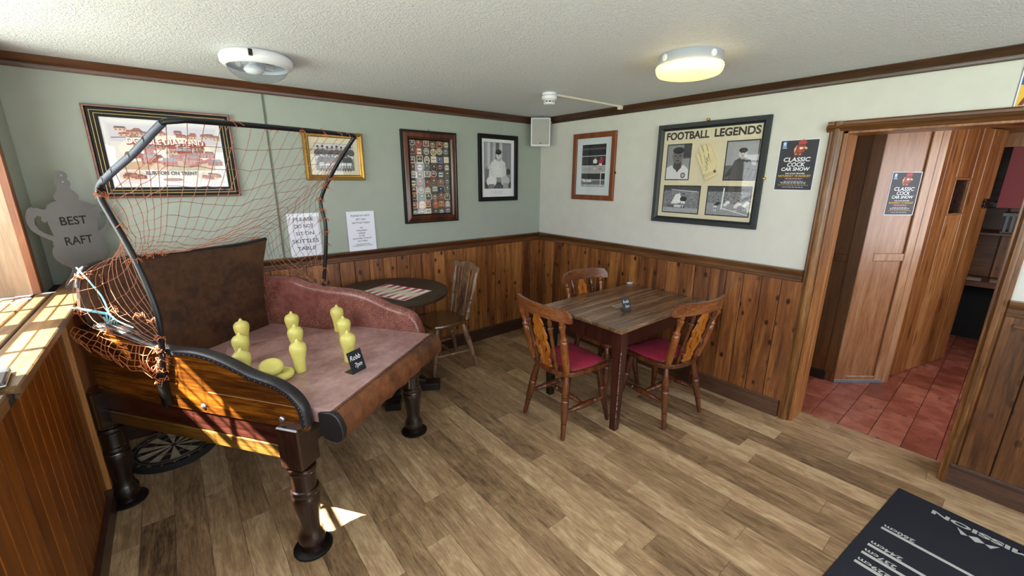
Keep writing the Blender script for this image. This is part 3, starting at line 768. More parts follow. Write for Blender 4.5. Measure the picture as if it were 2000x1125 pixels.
# the net: twine mesh from the hoop down and back to the back board and sides
def lerp_path(P, s):
    L = [0.0]
    for i in range(1, len(P)): L.append(L[-1]+(Vector(P[i])-Vector(P[i-1])).length)
    t_ = s*L[-1]
    for i in range(1, len(P)):
        if L[i] >= t_ or i == len(P)-1:
            k_ = (t_-L[i-1])/max(1e-9, L[i]-L[i-1]); return Vector(P[i-1]).lerp(Vector(P[i]), min(1, k_))
hoopN = [p for p in hoop_pts if not (p[0] < 0 and p[2] < .90) and not (p[0] > .99 and p[2] < .97)]
backN = [(-.05, .66, .93), (-.055, .80, .965), (-.05, .95, .985), (-.05, 1.06, 1.0), (-.045, 1.10, 1.1), (-.02, 1.11, 1.2), (.03, 1.11, 1.245), (.2, 1.10, 1.262), (.30, 1.10, 1.262), (.36, 1.10, 1.258), (.40, 1.10, 1.255), (.46, 1.10, 1.252), (.62, 1.10, 1.25), (.8, 1.11, 1.248), (.95, 1.12, 1.25), (1.045, 1.12, 1.25), (1.04, 1.10, 1.15), (1.02, 1.04, 1.04), (1.02, .92, 1.01), (1.015, .8, 1.0), (1.01, .69, .98)]
NS, NT_ = 46, 12
nz_ = random.Random(3)
grid = []
for i in range(NS+1):
    s = i/NS; A_ = lerp_path(hoopN, s)
    # threads bunch towards a tie point on the back board, as in the photograph
    ks = (0, .10, .2, .5, .62, .8, 1); vs_ = (0, .18, .38, .455, .54, .74, 1); kk = max(q for q in range(6) if ks[q] <= s); sb = vs_[kk]+(vs_[kk+1]-vs_[kk])*(s-ks[kk])/(ks[kk+1]-ks[kk])
    B_ = lerp_path(backN, min(1, max(0, sb)))
    rowp = []
    for j in range(NT_+1):
        t_ = j/NT_; p = A_.lerp(B_, t_); sag = math.sin(PI*t_)
        topness = max(0, 1-abs(s-.5)/.32)
        p.z -= sag*(.16*topness+.02)
        side = (1 if s > .5 else -1)*(1-topness)
        p.x -= sag*.045*side
        if 0 < j < NT_: p += Vector((nz_.uniform(-1, 1), nz_.uniform(-1, 1), nz_.uniform(-1, 1)))*.006
        rowp.append(p)
    grid.append(rowp)
gn = G()
for i in range(NS+1):
    gn.tube(smooth_path([tuple(p) for p in grid[i]], 2), .0014, 3)
for j in range(1, NT_+1):
    gn.tube(smooth_path([tuple(grid[i][j]) for i in range(NS+1)], 2), .0014, 3)
for i in range(0, NS+1):
    for j in range(1, NT_): gn.ball(grid[i][j], .0034, 4)
net = obj('net', gn, 'twine', sk)
# skirt of slack net hanging over the near side panel
gn = G()
hang = []
for i in range(15):
    s = i/14; top_ = Vector((-.045, .64+.46*s, .94+.05*s-.02*math.sin(s*3)))
    ln = .075*(1-s)+.04+.03*math.sin(i*1.3)**2
    hang.append([top_+Vector((-.012-.03*math.sin(PI*k/4*.8), .015*math.sin(k+i), -ln*k/4)) for k in range(5)])
for h_ in hang: gn.tube(smooth_path([tuple(p) for p in h_], 2), .0017, 3)
for k in range(5): gn.tube(smooth_path([tuple(h_[k]) for h_ in hang], 2), .0017, 3)
obj('slack_net', gn, 'cord', sk)
# orange lashings round the hoop
gl = G(); rl = random.Random(5)
def lash(P, n, amp, r=.0016):
    for q in range(max(1, int(n*.75))):
        c_ = Vector(P)+Vector((rl.uniform(-amp, amp), rl.uniform(-amp, amp), rl.uniform(-amp, amp)))*.6
        pts = [(c_.x+.017*math.cos(a_*1.05), c_.y+.017*math.sin(a_*1.05)*rl.uniform(.7, 1.1), c_.z+.012*math.sin(a_*2+q)) for a_ in range(7)]
        gl.tube(pts, r, 4)
        e_ = c_+Vector((rl.uniform(-1, 1), rl.uniform(-1, 1), rl.uniform(-1, .4)))*.035
        gl.tube([tuple(c_), tuple(c_.lerp(e_, .5)+Vector((0, 0, .008))), tuple(e_)], r*.8, 4)
for P, n in (((.22, .319, 1.867), 3), ((.42, .312, 1.875), 3), ((.58, .305, 1.88), 3), ((.74, .297, 1.886), 3), ((.84, .292, 1.888), 3), ((.92, .288, 1.89), 2), ((1.0, .49, 1.655), 9), ((1.0, .53, 1.60), 7), ((1.0, .575, 1.52), 8), ((1.0, .578, 1.45), 5), ((1.0, .566, 1.39), 5), ((1.0, .565, 1.32), 5), ((1.0, .58, 1.24), 3), ((1.0, .60, 1.08), 3), ((1.0, .625, .99), 4),
             ((-.05, .745, 1.585), 4), ((-.05, .70, 1.46), 2), ((-.05, .64, 1.33), 3), ((-.05, .585, 1.0), 3), ((-.05, .61, .93), 8), ((-.05, .62, .88), 9), ((-.055, .63, .84), 8), ((-.06, .64, .79), 7), ((-.06, .70, .86), 6),
             ((.30, 1.10, 1.26), 5), ((.36, 1.10, 1.26), 4), ((.98, 1.12, 1.25), 5), ((.0, 1.10, 1.21), 6), ((-.05, 1.08, 1.06), 5), ((-.05, .9, .985), 5), ((.05, 1.02, 1.05), 4), ((.12, .98, 1.0), 5), ((.16, .95, .97), 4)): lash(P, n, .02)
obj('lashing', gl, 'cord', sk, kind='stuff')
gt = G()
gt.tube(smooth_path([(.0, 1.10, 1.255), (.02, 1.06, 1.17), (.03, 1.03, 1.10), (.02, 1.0, 1.03)], 4), .0035, 5)
gt.tube(smooth_path([(-.06, 1.12, 1.08), (-.02, 1.07, 1.06), (.02, 1.01, 1.035)], 4), .006, 5)
gt.tube(smooth_path([(.02, 1.0, 1.03), (.03, .97, 1.0), (.06, .93, .96)], 4), .003, 5)
for q in range(7):
    a_ = q*.9; gt.tube([(.015+.02*math.cos(a_), 1.0, 1.02+.02*math.sin(a_)), (.015+.02*math.cos(a_+1.5), .985, .99+.02*math.sin(a_+2)), (.02+.02*math.cos(a_+3), .99, .965)], .003, 4)
obj('blue_tie', gt, 'teal', sk)
gt = G().tube([(.14, -.06, .60), (.10, -.03, .555), (.065, -.0, .53), (.068, .0, .49)], .0025, 5)
obj('loose_cord', gt, 'cord', sk)
obj('worn_patch', G().box(.0565, .0575, -.02, .02, .47, .50), plain('bare_wood_patch', '#b59a6a', .6), sk)

# nine skittles on the raised bed, two cheeses, one tent card
PINP = [(.0255, 0), (.027, .003), (.0262, .02), (.0268, .04), (.029, .065), (.034, .09), (.0385, .11), (.0395, .125), (.037, .139), (.029, .149), (.0175, .155), (.0115, .158), (.0085, .163), (.0068, .169), (.003, .172)]
spots = [('front', .310, .238), ('fl', .142, .405), ('l', .305, .590), ('c', .485, .412), ('fr', .482, .078), ('r', .675, .248), ('b', .478, .772), ('br', .662, .597), ('rr', .852, .428)]
lab = {'front': 'pale yellow skittle standing alone nearest the yellow cheese', 'fl': 'pale yellow skittle half hidden by the curved side panel', 'l': 'pale yellow skittle in the middle of the row beside the net hoop',
       'c': 'pale yellow skittle at the very centre of the nine', 'fr': 'pale yellow skittle right behind the black tent card', 'r': 'pale yellow skittle between the tent card skittle and the padded side',
       'b': 'pale yellow skittle farthest back on the left, near the leather back board', 'br': 'pale yellow skittle at the back of the middle row', 'rr': 'pale yellow skittle closest to the padded leather side'}
pin0 = obj('skittle', G().lathe(PINP, 24), 'pin', smooth=50)
for i, (kname, u_, v_) in enumerate(spots):
    o = pin0 if i == 0 else inst(pin0, (0, 0, 0))
    o.location = tw(u_, v_, .7112); o.rotation_euler = (0, 0, R_.random()*6)
    tag(o, lab[kname], 'skittle', 'nine skittles on the leather bed')
CH = [(.03, 0), (.044, .003), (.052, .012), (.054, .022), (.05, .033), (.042, .039), (.03, .0385), (.012, .036), (.004, .0355)]
c0 = obj('skittle_cheese', G().lathe(CH, 26), 'pin', smooth=50); c0.location = tw(.225, .268, .7112)
tag(c0, 'yellow throwing cheese lying flat on the leather bed, underneath', 'cheese', 'throwing cheeses')
c1 = inst(c0, tw(.190, .292, .764)); c1.rotation_euler = (math.radians(16), math.radians(-10), .4)
tag(c1, 'yellow throwing cheese tilted on top of the other one', 'cheese', 'throwing cheeses')
def tent_card(name, loc, rz, w, h, lean, label, lines, flip=1):
    t_ = thing(name, label, 'reserved card', loc, rz)
    # upright face leans back (toward +y); a foot lies behind it
    up_ = Vector((0, math.sin(lean), math.cos(lean))); o_ = Vector((0, 0, 0))
    Mf = frameM((0, 0, .001), (1, 0, 0), up_)
    obj('face', G().box(-w/2, w/2, 0, h, -.0012, 0, Mf), 'card', t_)
    obj('foot', G().box(-w/2, w/2, 0, h*.55, 0, .0012), 'card', t_)
    for s_, yy, sz, xx in lines: lettering(t_, s_, sz, 'chalk', Mf @ TL(xx, yy, .0006), .0, shear=.25, sx=.85)
    return t_
# faces the camera side; front normal is -local y
tent_card('tent_card', tw(.385, -.05, .7112), TH-.2, .088, .11, .3, 'black tent card chalked with a booking on the skittles bed', (('Robb', .075, .036, -.004), ('7pm', .036, .032, .004)))

# ------------------------------------------------------------------ dartboard on the floor under the skittles table
db = thing('dartboard', 'round bristle dartboard lying flat on the floor under the skittles table', 'dartboard', (-3.385, -.335, 0), .35)
obj('rim', G().lathe([(.222, 0), (.226, .004), (.226, .034), (.222, .038), (.03, .038)], 48), 'sisal_black', db, smooth=40)
for i in range(20):
    a0, a1 = (i-.5)*PI/10, (i+.5)*PI/10
    def seg(r0, r1): return [(r0*math.cos(a0), r0*math.sin(a0)), (r1*math.cos(a0), r1*math.sin(a0)), (r1*math.cos((a0+a1)/2), r1*math.sin((a0+a1)/2)), (r1*math.cos(a1), r1*math.sin(a1)), (r0*math.cos(a1), r0*math.sin(a1))]
    obj('segment', G().prism(seg(.016, .17), .0375, .0392), 'sisal_black' if i % 2 else 'sisal_cream', db)
gw = G()
for r in (.171, .161, .107, .098, .016, .190): gw.tube([(x_, y_, .0398) for x_, y_ in ell(0, 0, r, r, 48)], .0012 if r < .18 else .0018, 4, True)
for i in range(20): a_ = (i+.5)*PI/10; gw.tube([(.016*math.cos(a_), .016*math.sin(a_), .0398), (.171*math.cos(a_), .171*math.sin(a_), .0398)], .0009, 3)
obj('wire', gw, plain('dull_wire', '#9a8b78', .4, .7), db)
nums = [20, 1, 18, 4, 13, 6, 10, 15, 2, 17, 3, 19, 7, 16, 8, 11, 14, 9, 12, 5]
for i, n_ in enumerate(nums):
    a_ = PI/2-i*PI/10; lettering(db, str(n_), .026, 'sisal_cream', TL(.204*math.cos(a_), .204*math.sin(a_), .0386) @ Matrix.Rotation(a_-PI/2, 4, 'Z'), name='number')

# ------------------------------------------------------------------ oak table and its three cushioned chairs
tb = thing('pub_table', 'dark rectangular plank-topped wooden table with square tapered legs against the panelling', 'table', (-.575, -1.61, 0))
for i in range(3):
    y0 = -.36+.24*i
    obj('top_board', G().box(-.545, .545, y0+.0015, y0+.2385, .712, .737), 'tabletop', tb, bevel=.004)
obj('apron', G().box(-.50, .50, -.322, -.30, .60, .712), 'tableleg', tb, bevel=.003)
obj('apron', G().box(-.50, .50, .30, .322, .60, .712), 'tableleg', tb, bevel=.003)
obj('apron', G().box(-.515, -.493, -.30, .30, .60, .712), 'tableleg', tb, bevel=.003)
obj('apron', G().box(.493, .515, -.30, .30, .60, .712), 'tableleg', tb, bevel=.003)
def tleg(x, y):
    a_, b_ = .036, .023
    cx, cy = x*.485, y*.31
    secs = [[(cx+x*(.0)-s_, cy-s_, z), (cx+s_, cy-s_, z), (cx+s_, cy+s_, z), (cx-s_, cy+s_, z)] for z, s_ in ((0, b_), (.03, b_+.001), (.60, a_), (.712, a_))]
    return G().loft(secs)
for x in (-1, 1):
    for y in (-1, 1):
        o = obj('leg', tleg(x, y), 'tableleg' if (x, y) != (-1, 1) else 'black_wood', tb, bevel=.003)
        gw = G(); rr = random.Random(x*3+y)
        for q in range(26):
            z = .06+q*.02+rr.uniform(-.005, .005); s_ = .024+(.036-.023)*z/.6; h_ = rr.uniform(.006, .02); w_ = rr.uniform(.002, .008)
            gw.box(x*.485+s_-w_-.0022, x*.485+s_-.0022, y*.31-s_-.0004, y*.31-s_+.002, z, z+h_)
        if (x, y) == (1, -1) or (x, y) == (-1, -1): obj('worn_edge', gw if x > 0 else G().add([(-(p[0]+.485)-.485+.0, p[1], p[2]) for p in []], []).add([(2*(x*.485)-p[0]+2*0.0, p[1], p[2]) for p in gw.v], [q[::-1] for q in gw.f]), plain('bare_edge', '#9a8062', .6), o, kind='stuff')
gs = G()
for i, (x0, l) in enumerate(((-.17, .12), (-.175, .14), (-.18, .15))): gs.box(x0, x0+l, .005-.022*i, .011-.022*i, .7371, .7374)
obj('white_stripe', gs, plain('white_stripe', '#d8d4cc', .5), tb, kind='stuff')  # three thin white stripes laid flat on the table top
tent_card('tent_card', (-.745, -1.742, .7378), -.2, .075, .10, .42, 'small black tent card chalked with a booking on the oak table', (('Robb', .066, .030, 0), ('7pm', .032, .027, .004)))
tag(obj('folded_paper', G().box(-.02, .02, -.018, .018, 0, .012), 'fleece', loc=(-.052, -1.268, .738), bevel=.002), 'tiny white folded paper at the back corner of the oak table', 'paper')

LEGT = [(.012, 0), (.0145, .02), (.018, .22), (.0185, .25), (.014, .257), (.0185, .27), (.0205, .30), (.025, .50), (.026, .58), (.025, .605), (.019, .615), (.026, .625), (.026, .64), (.019, .65), (.026, .66), (.026, .675), (.019, .685), (.024, .70), (.021, .85), (.016, 1.0)]
STR = [(.009, 0), (.012, .12), (.015, .22), (.020, .25), (.013, .275), (.018, .30), (.021, .40), (.022, .5), (.021, .60), (.018, .70), (.013, .725), (.020, .75), (.015, .78), (.012, .88), (.009, 1)]
POST = [(.021, 0), (.0235, .1), (.0265, .20), (.0255, .50), (.024, .60), (.015, .625), (.024, .64), (.024, .665), (.014, .69), (.0165, .80), (.022, .87), (.022, .895), (.012, .915), (.019, .94), (.019, .955), (.011, 1.0)]
SPN = [(.010, 0), (.014, .08), (.0175, .12), (.010, .16), (.0125, .22), (.017, .29), (.019, .33), (.009, .36), (.0125, .5), (.0115, .66), (.016, .74), (.019, .78), (.010, .80), (.017, .86), (.012, .93), (.0075, 1)]
def pierced_splat(T, H_, W_):
    half = [(.030, 0), (.050, .02), (.040, .06), (.052, .11), (.046, .15), (.036, .17), (.047, .21), (.062, .30), (.068, .40), (.060, .47), (.048, .52), (.060, .57), (.064, .63), (.052, .70), (.042, .77), (.050, .82), (.044, .87), (.028, .93), (.024, 1.0)]
    L = [(x_*W_, z_*H_) for x_, z_ in half]
    out = L+[(-x_, z_) for x_, z_ in L[::-1]]
    hs = []
    for sgn in (-1, 1):
        hs.append([(sgn*a_*W_, b_*H_) for a_, b_ in ((.010, .27), (.028, .29), (.046, .36), (.042, .43), (.026, .48), (.030, .54), (.040, .61), (.030, .65), (.014, .58), (.010, .48), (.020, .42), (.022, .35))])
        hs.append([(sgn*(.024)*W_+.009*math.cos(a_), .10*H_+.016*math.sin(a_)) for a_ in (0, 1.05, 2.1, 3.14, 4.2, 5.25)])
    hs.append([(.009*math.cos(a_), .80*H_+.024*math.sin(a_)) for a_ in (0, 1.05, 2.1, 3.14, 4.2, 5.25)])
    return G().plate(out, hs, -.006, .006, T)
def make_chair(label, loc, rz):
    t_ = thing('dining_chair', label, 'chair', loc, rz, 'cushioned pub chairs round the oak table')
    # seat frame: square front with rounded corners, bowed rear
    so = smooth_path([(.205, -.17), (.18, -.20), (.0, -.205), (-.14, -.185), (-.195, -.12), (-.215, 0), (-.195, .12), (-.14, .185), (0, .205), (.18, .20), (.205, .17), (.21, 0)], 4, True)
    obj('seat_frame', G().prism(so, .418, .448), 'chair', t_, bevel=.006, seg=2)
    ci = [(.004+x_*.87 if x_ > -.14 else .004-.14*.87, y_*.87) for x_, y_ in so]
    secs = []
    for k_, z in ((1.0, .447), (1.0, .456), (.96, .466), (.86, .474), (.6, .480), (.3, .483)):
        secs.append([(x_*k_+.015*(1-k_), y_*k_, z) for x_, y_ in ci])
    cu_ = obj('cushion', G().loft(secs), 'velvet', t_, smooth=60)
    gs = G()
    for i in range(0, len(ci)):
        for f_ in (0, .5):
            a_, b_ = ci[i], ci[(i+1) % len(ci)]; gs.ball((a_[0]+(b_[0]-a_[0])*f_, a_[1]+(b_[1]-a_[1])*f_, .452), .0042, 5)
    obj('nail_row', gs, 'stud', cu_, kind='stuff')
    feet = {(-1, -1): (-.215, -.205), (-1, 1): (-.215, .205), (1, -1): (.205, -.205), (1, 1): (.205, .205)}
    def lp(k_, f_): # point on the leg at fraction f of height
        a_ = Vector((*feet[k_], 0)); b_ = Vector((k_[0]*.145, k_[1]*.145, .425)); return a_.lerp(b_, f_)
    for k_ in feet: obj('leg', G().turned(lp(k_, 0), lp(k_, 1), LEGT, 14), 'chair', t_, smooth=50)
    for y in (-1, 1): obj('stretcher', G().turned(lp((-1, y), .42), lp((1, y), .42), STR, 12), 'chair', t_, smooth=50)
    a_ = lp((-1, -1), .42).lerp(lp((1, -1), .42), .5); b_ = lp((-1, 1), .42).lerp(lp((1, 1), .42), .5)
    obj('stretcher', G().turned(a_, b_, STR, 12), 'chair', t_, smooth=50)
    for y in (-1, 1):
        obj('back_post', G().turned((-.165, y*.165, .445), (-.262, y*.205, .835), POST, 14), 'chair_post', t_, smooth=50)
        obj('spindle', G().turned((-.185, y*.095, .445), (-.29, y*.115, .845), SPN, 12), 'chair', t_, smooth=50)
    lean = math.atan2(.105, .385); Ts = frameM((-.188, 0, .447), (0, 1, 0), (-math.sin(lean), 0, math.cos(lean)))
    obj('splat', pierced_splat(Ts, .40, 1.0), 'splat', t_, bevel=.0015)
    # crest rail: curved board, ends swept forward, rounded shoulders and notched lower corners
    secs = []; N = 22
    for i in range(N+1):
        q = -1+2*i/N; y = q*.262
        x = -.31+.075*q*q
        zt = .915-.006*q*q if abs(q) < .86 else .909-.040*((abs(q)-.86)/.14)**2
        zb = .822+.012*(1-q*q) if abs(q) < .86 else .824
        th = .012
        lz = .15
        secs.append([(x-th-(zb-.87)*lz*0, y, zb), (x+th, y, zb), (x+th-(zt-zb)*lz, y, zt-.003), (x-(zt-zb)*lz, y, zt), (x-th-(zt-zb)*lz, y, zt-.003)])
    obj('crest_rail', G().loft(secs), 'chairY', t_, smooth=45)
    return t_
ch1 = make_chair('wooden dining chair with red velvet seat and orange splat, back turned to the skittles table', (-1.195, -1.600, 0), math.radians(-4))
ch1.scale = (1, 1, 1)
dup(ch1, (-.575, -1.945, 0), math.radians(84), 'wooden dining chair with red velvet seat at the table side nearest the doorway')
dup(ch1, (-.585, -1.435, 0), math.radians(-92), 'wooden dining chair tucked behind the table, only its pale curved top rail showing')

# ------------------------------------------------------------------ round table, backgammon sheet, old windsor chair
rt_ = thing('round_table', 'dark round pedestal table by the green wall panelling', 'round table', (-1.965, -.485, 0))
obj('table_top', G().lathe([(.405, .792), (.418, .796), (.422, .806), (.421, .820), (.414, .828), (.408, .830), (.395, .830)], 56), 'round_top', rt_, smooth=30)
obj('column', G().lathe([(.05, .08), (.06, .12), (.045, .2), (.038, .4), (.045, .6), (.06, .72), (.11, .78), (.11, .793)], 20), 'black_wood', rt_, smooth=40)
for k_ in range(4):
    a_ = k_*PI/2-.55; Tk = Matrix.Rotation(a_, 4, 'Z')
    o = obj('base_arm', G().prism([(0, .10), (.10, .115), (.22, .085), (.22, .05), (0, .05)], -.04, .04, Tk, 'Y'), 'black_wood', rt_, bevel=.006)
    obj('foot_block', G().box(.19, .33, -.055, .055, 0, .058, Tk), 'black_wood', o, bevel=.005)
gb_ = thing('backgammon_sheet', 'red and white printed backgammon sheet lying on the round table', 'backgammon board', (-1.965, -.545, .8303), math.radians(24))
bw, bh = .44, .30   # along local y (long), local x
polys = [('#b9332f', rect(-bh/2, -bw/2, bh/2, bw/2)), ('#d8cdbb', rect(-bh/2+.006, -bw/2+.006, bh/2-.006, -.006)), ('#d8cdbb', rect(-bh/2+.006, .006, bh/2-.006, bw/2-.006)), ('#241c18', rect(-bh/2, -.004, bh/2, .004))]
for half in (-1, 1):
    w_ = (bw/2-.012)/6
    for i in range(6):
        y0 = half*.108-3*w_+i*w_
        for sd in (-1, 1):
            xb = sd*(bh/2-.006); col_ = ('#c22f34', '#efefee')[(i+(sd > 0)) % 2]
            polys.append((col_, [(xb, y0), (xb, y0+w_), (xb-sd*.125, y0+w_/2)]))
print_sheet('board_print', gb_, polys, .0008)
obj('sheet', G().box(-bh/2-.002, bh/2+.002, -bw/2-.002, bw/2+.002, 0, .0007), 'paper', gb_)

wc = thing('windsor_chair', 'old worn wooden chair with thin spindles beside the round table', 'chair', (-1.445, -.325, 0), PI-.06)
so = smooth_path([(.19, -.15), (.12, -.19), (0, -.195), (-.12, -.17), (-.18, -.10), (-.19, 0), (-.18, .10), (-.12, .17), (0, .195), (.12, .19), (.19, .15), (.205, 0)], 4, True)
obj('seat', G().prism(so, .425, .455), 'windsor_seat', wc, bevel=.012, seg=2)
for fx, fy, tx, ty in ((-.225, -.20, -.12, -.13), (-.225, .20, -.12, .13), (.185, -.165, .12, -.125), (.185, .165, .12, .125)):
    obj('leg', G().turned((fx, fy, 0), (tx, ty, .43), LEGT, 12), 'windsor', wc, smooth=50)
for y in (-1, 1): obj('stretcher', G().turned((-.185, y*.175, .17), (.165, y*.152, .17), [(.008, 0), (.013, .5), (.008, 1)], 10), 'windsor', wc, smooth=50)
obj('stretcher', G().turned((-.01, -.163, .17), (-.01, .163, .17), [(.008, 0), (.013, .5), (.008, 1)], 10), 'windsor', wc, smooth=50)
WP = [(.014, 0), (.02, .06), (.015, .12), (.02, .16), (.02, .18), (.014, .20), (.019, .30), (.019, .38), (.014, .40), (.02, .42), (.014, .44), (.0205, .60), (.019, .75), (.012, 1)]
for y in (-1, 1): obj('back_post', G().turned((-.155, y*.145, .452), (-.245, y*.185, .875), WP, 12), 'windsor', wc, smooth=50)
for y in (-.105, -.058, .058, .105): obj('spindle', G().turned((-.168, y*.9, .452), (-.25, y*1.15, .885), [(.007, 0), (.008, .5), (.006, 1)], 8), 'windsor', wc, smooth=50)
lean = math.atan2(.085, .43); Ts = frameM((-.165, 0, .452), (0, 1, 0), (-math.sin(lean), 0, math.cos(lean)))
obj('splat', pierced_splat(Ts, .44, .72), 'windsor', wc, bevel=.0012)
secs = []; N = 24
for i in range(N+1):
    q = -1+2*i/N; y = q*.225; x = -.262+.03*q*q
    zt = .935-.022*math.sin(min(1, abs(q)/.7)*PI/2)**2+.016*max(0, (abs(q)-.7)/.3); zb = .868+.010*math.sin(abs(q)*PI)
    if abs(q) > .88: k_ = (abs(q)-.88)/.12; zt -= .012*k_; zb += .010*k_
    secs.append([(x-.013, y, zb), (x+.013, y, zb), (x+.013-.01, y, zt-.004), (x-.01, y, zt), (x-.013-.01, y, zt-.004)])
obj('crest_rail', G().loft(secs), 'windsor', wc, smooth=45)

# ------------------------------------------------------------------ darts mat
mt = thing('darts_mat', 'black rubber darts throw mat with grey distance lines by the doorway', 'mat', (-.288, -3.266, 0), 0)
mx_ = Vector((-.9945, .105, 0)); my_ = Vector((-.105, -.9945, 0))
mt.matrix_world = frameM((-.288, -3.266, 0), my_, -mx_)   # local x along the short edge (away from the window), local y toward the cream wall
ML, MWd = 2.6, .636
obj('rubber_sheet', G().box(0, MWd, -ML, 0, 0, .004), 'mat', mt, bevel=.0015)
def mloc(wx, wy):
    d_ = Vector((wx+.288, wy+3.266, 0)); return d_.dot(my_), -d_.dot(mx_)
for (wx, wy), s_ in (((-.717, -3.266), '260cm'), ((-.89, -3.247), '244cm'), ((-.965, -3.239), '237cm'), ((-1.047, -3.231), '229cm')):
    lx, ly = mloc(wx, wy)
    o = obj('distance_line', G().box(.045, .615, ly-.009, ly+.009, .004, .0045), 'mat_print', mt)
    # letters read from the board: baseline along the line, right way up seen from the wall side
    lettering(mt, s_, .034, 'mat_print', Matrix.Translation((.105, ly+.026, .0046)) @ Matrix.Rotation(PI, 4, 'Z') @ Matrix.Identity(4), .0008, sx=1.25)
lettering(mt, 'MISSION', .046, 'mat_print', Matrix.Translation((.318, -.077, .0046)) @ Matrix.Rotation(PI, 4, 'Z'), .0018, width=.335, name='logo_lettering')
ex, ey = .318, -.140
for pts in ([(ex-.070, ey+.028), (ex-.048, ey-.018), (ex-.028, ey-.004)], [(ex-.027, ey-.0), (ex, ey+.022), (ex+.027, ey-.0), (ex, ey-.024)], [(ex+.070, ey+.028), (ex+.048, ey-.018), (ex+.028, ey-.004)]):
    obj('logo_emblem', G().prism(pts, .004, .0046), 'mat_print', mt)

# ------------------------------------------------------------------ ceiling fittings
lm = thing('ceiling_lamp', 'unlit oval white bulkhead lamp with clear ribbed dome near the window', 'ceiling lamp', (-2.707, -.758, ZC))
obj('housing', G().lathe([(.150, 0), (.160, -.008), (.166, -.022), (.163, -.045), (.150, -.058), (.138, -.060), (.136, -.045), (.02, -.030)], 40), 'white_plastic', lm, smooth=40)
dome = [(.137*math.cos(a_), -.055-.072*math.sin(a_)) for a_ in [i*PI/2/8 for i in range(9)]]
obj('dome', G().lathe([(max(r, .001), z) for r, z in dome], 40), 'lamp_glass', lm, smooth=60)
obj('bulb', G().lathe([(.018, -.036), (.022, -.045), (.042, -.062), (.046, -.072), (.034, -.086), (.004, -.092)], 16, TL(-.02, 0)), plain('pearl_bulb', '#f0f0ee', .25), lm, smooth=60)
obj('lamp_holder', G().box(.03, .075, -.012, .012, -.066, -.036), 'grey_plastic', lm, bevel=.004)
obj('screw', G().lathe([(.009, -.04), (.009, -.012)], 10, Matrix.Translation((-.052, -.164, 0))), 'iron', lm)
lm2 = thing('ceiling_lamp', 'lit round ceiling lamp glowing warm yellow near the cream wall', 'ceiling lamp', (-1.02, -2.18, ZC))
obj('base_ring', G().lathe([(.150, 0), (.153, -.006), (.153, -.040), (.150, -.046), (.05, -.046)], 40), plain('grey_lamp_ring', '#9da1ab', .5), lm2, smooth=40)
obj('diffuser', G().lathe([(.150, -.046), (.160, -.050), (.162, -.058), (.157, -.078), (.148, -.090), (.12, -.098), (.06, -.103), (.01, -.104)], 40), 'lit', lm2, smooth=60)
for a_ in (.7, 2.8, 4.4): obj('clip', G().lathe([(.016, 0), (.016, .004), (.010, .007)], 14, Matrix.Rotation(a_, 4, 'Z') @ Matrix.Translation((.152, 0, -.023)) @ Matrix.Rotation(PI/2, 4, 'Y')), 'white_plastic', lm2)
dt_ = thing('smoke_detector', 'small white domed smoke detector on the ceiling by the corner', 'smoke detector', (-.894, -1.036, ZC))
obj('base', G().lathe([(.052, 0), (.052, -.014), (.047, -.018)], 24), 'white_plastic', dt_, smooth=40)
obj('body', G().lathe([(.047, -.018), (.056, -.022), (.057, -.036), (.050, -.046), (.042, -.049), (.042, -.053)], 24), 'white_plastic', dt_, smooth=40)
obj('sensor_cap', G().lathe([(.041, -.066), (.041, -.072), (.035, -.078), (.01, -.079)], 24), 'white_plastic', dt_, smooth=40)
gs = G()
for i in range(10): gs.box(.033, .042, -.006, .006, -.068, -.05, Matrix.Rotation(i*PI/5, 4, 'Z'))
obj('vent_ribs', gs, 'grey_plastic', dt_, kind='stuff')
g = G().box(-.84, -.048, -1.055, -1.037, ZC-.014, ZC); g.box(-.085, -.048, -1.062, -1.030, ZB+.030, ZC)
tag(obj('cable_trunking', g, 'trunk', bevel=.002), 'thin cream cable trunking running from the smoke detector to the cornice', 'trunking')

# ------------------------------------------------------------------ corner loudspeaker
nn = Vector((-.66, -.75, 0)).normalized(); rr_ = Vector((0, 0, 1)).cross(nn)
sp = thing('loudspeaker', 'white wall loudspeaker hung in the corner under the cornice', 'loudspeaker', M4=frameM((-.165, -.165, 2.10), rr_, (0, 0, 1)))
obj('cabinet', G().loft([[(x_*s_, y_*s_, z) for x_, y_ in ((-.098, -.135), (.098, -.135), (.098, .135), (-.098, .135))] for z, s_ in ((-.13, .72), (-.03, .97), (.035, 1.0), (.045, .97))]), 'white_plastic', sp, bevel=.012, seg=3, smooth=40)
secs = [(x_, y_) for x_, y_ in rect(-.084, -.118, .084, .120)]
obj('grille', G().prism(secs, .044, .052), 'grille', sp, bevel=.006, seg=2)
obj('woofer_ring', G().tube([(x_, y_-.038, .0525) for x_, y_ in ell(0, 0, .066, .066, 32)], .0018, 5, True), 'grey_plastic', sp)
obj('tweeter_ring', G().tube([(x_, y_+.055, .0525) for x_, y_ in ell(0, 0, .017, .017, 16)], .0014, 5, True), 'grey_plastic', sp)
obj('badge', G().box(-.010, .010, -.108, -.100, .052, .054), 'dark', sp)
obj('wall_bracket', G().box(-.016, .016, -.03, .03, -.21, -.12), 'grey_plastic', sp, bevel=.003)
obj('bracket_knob', G().lathe([(.007, 0), (.007, .03)], 10, Matrix.Translation((.085, .10, -.06)) @ Matrix.Rotation(PI/2, 4, 'Y')), 'steel', sp)

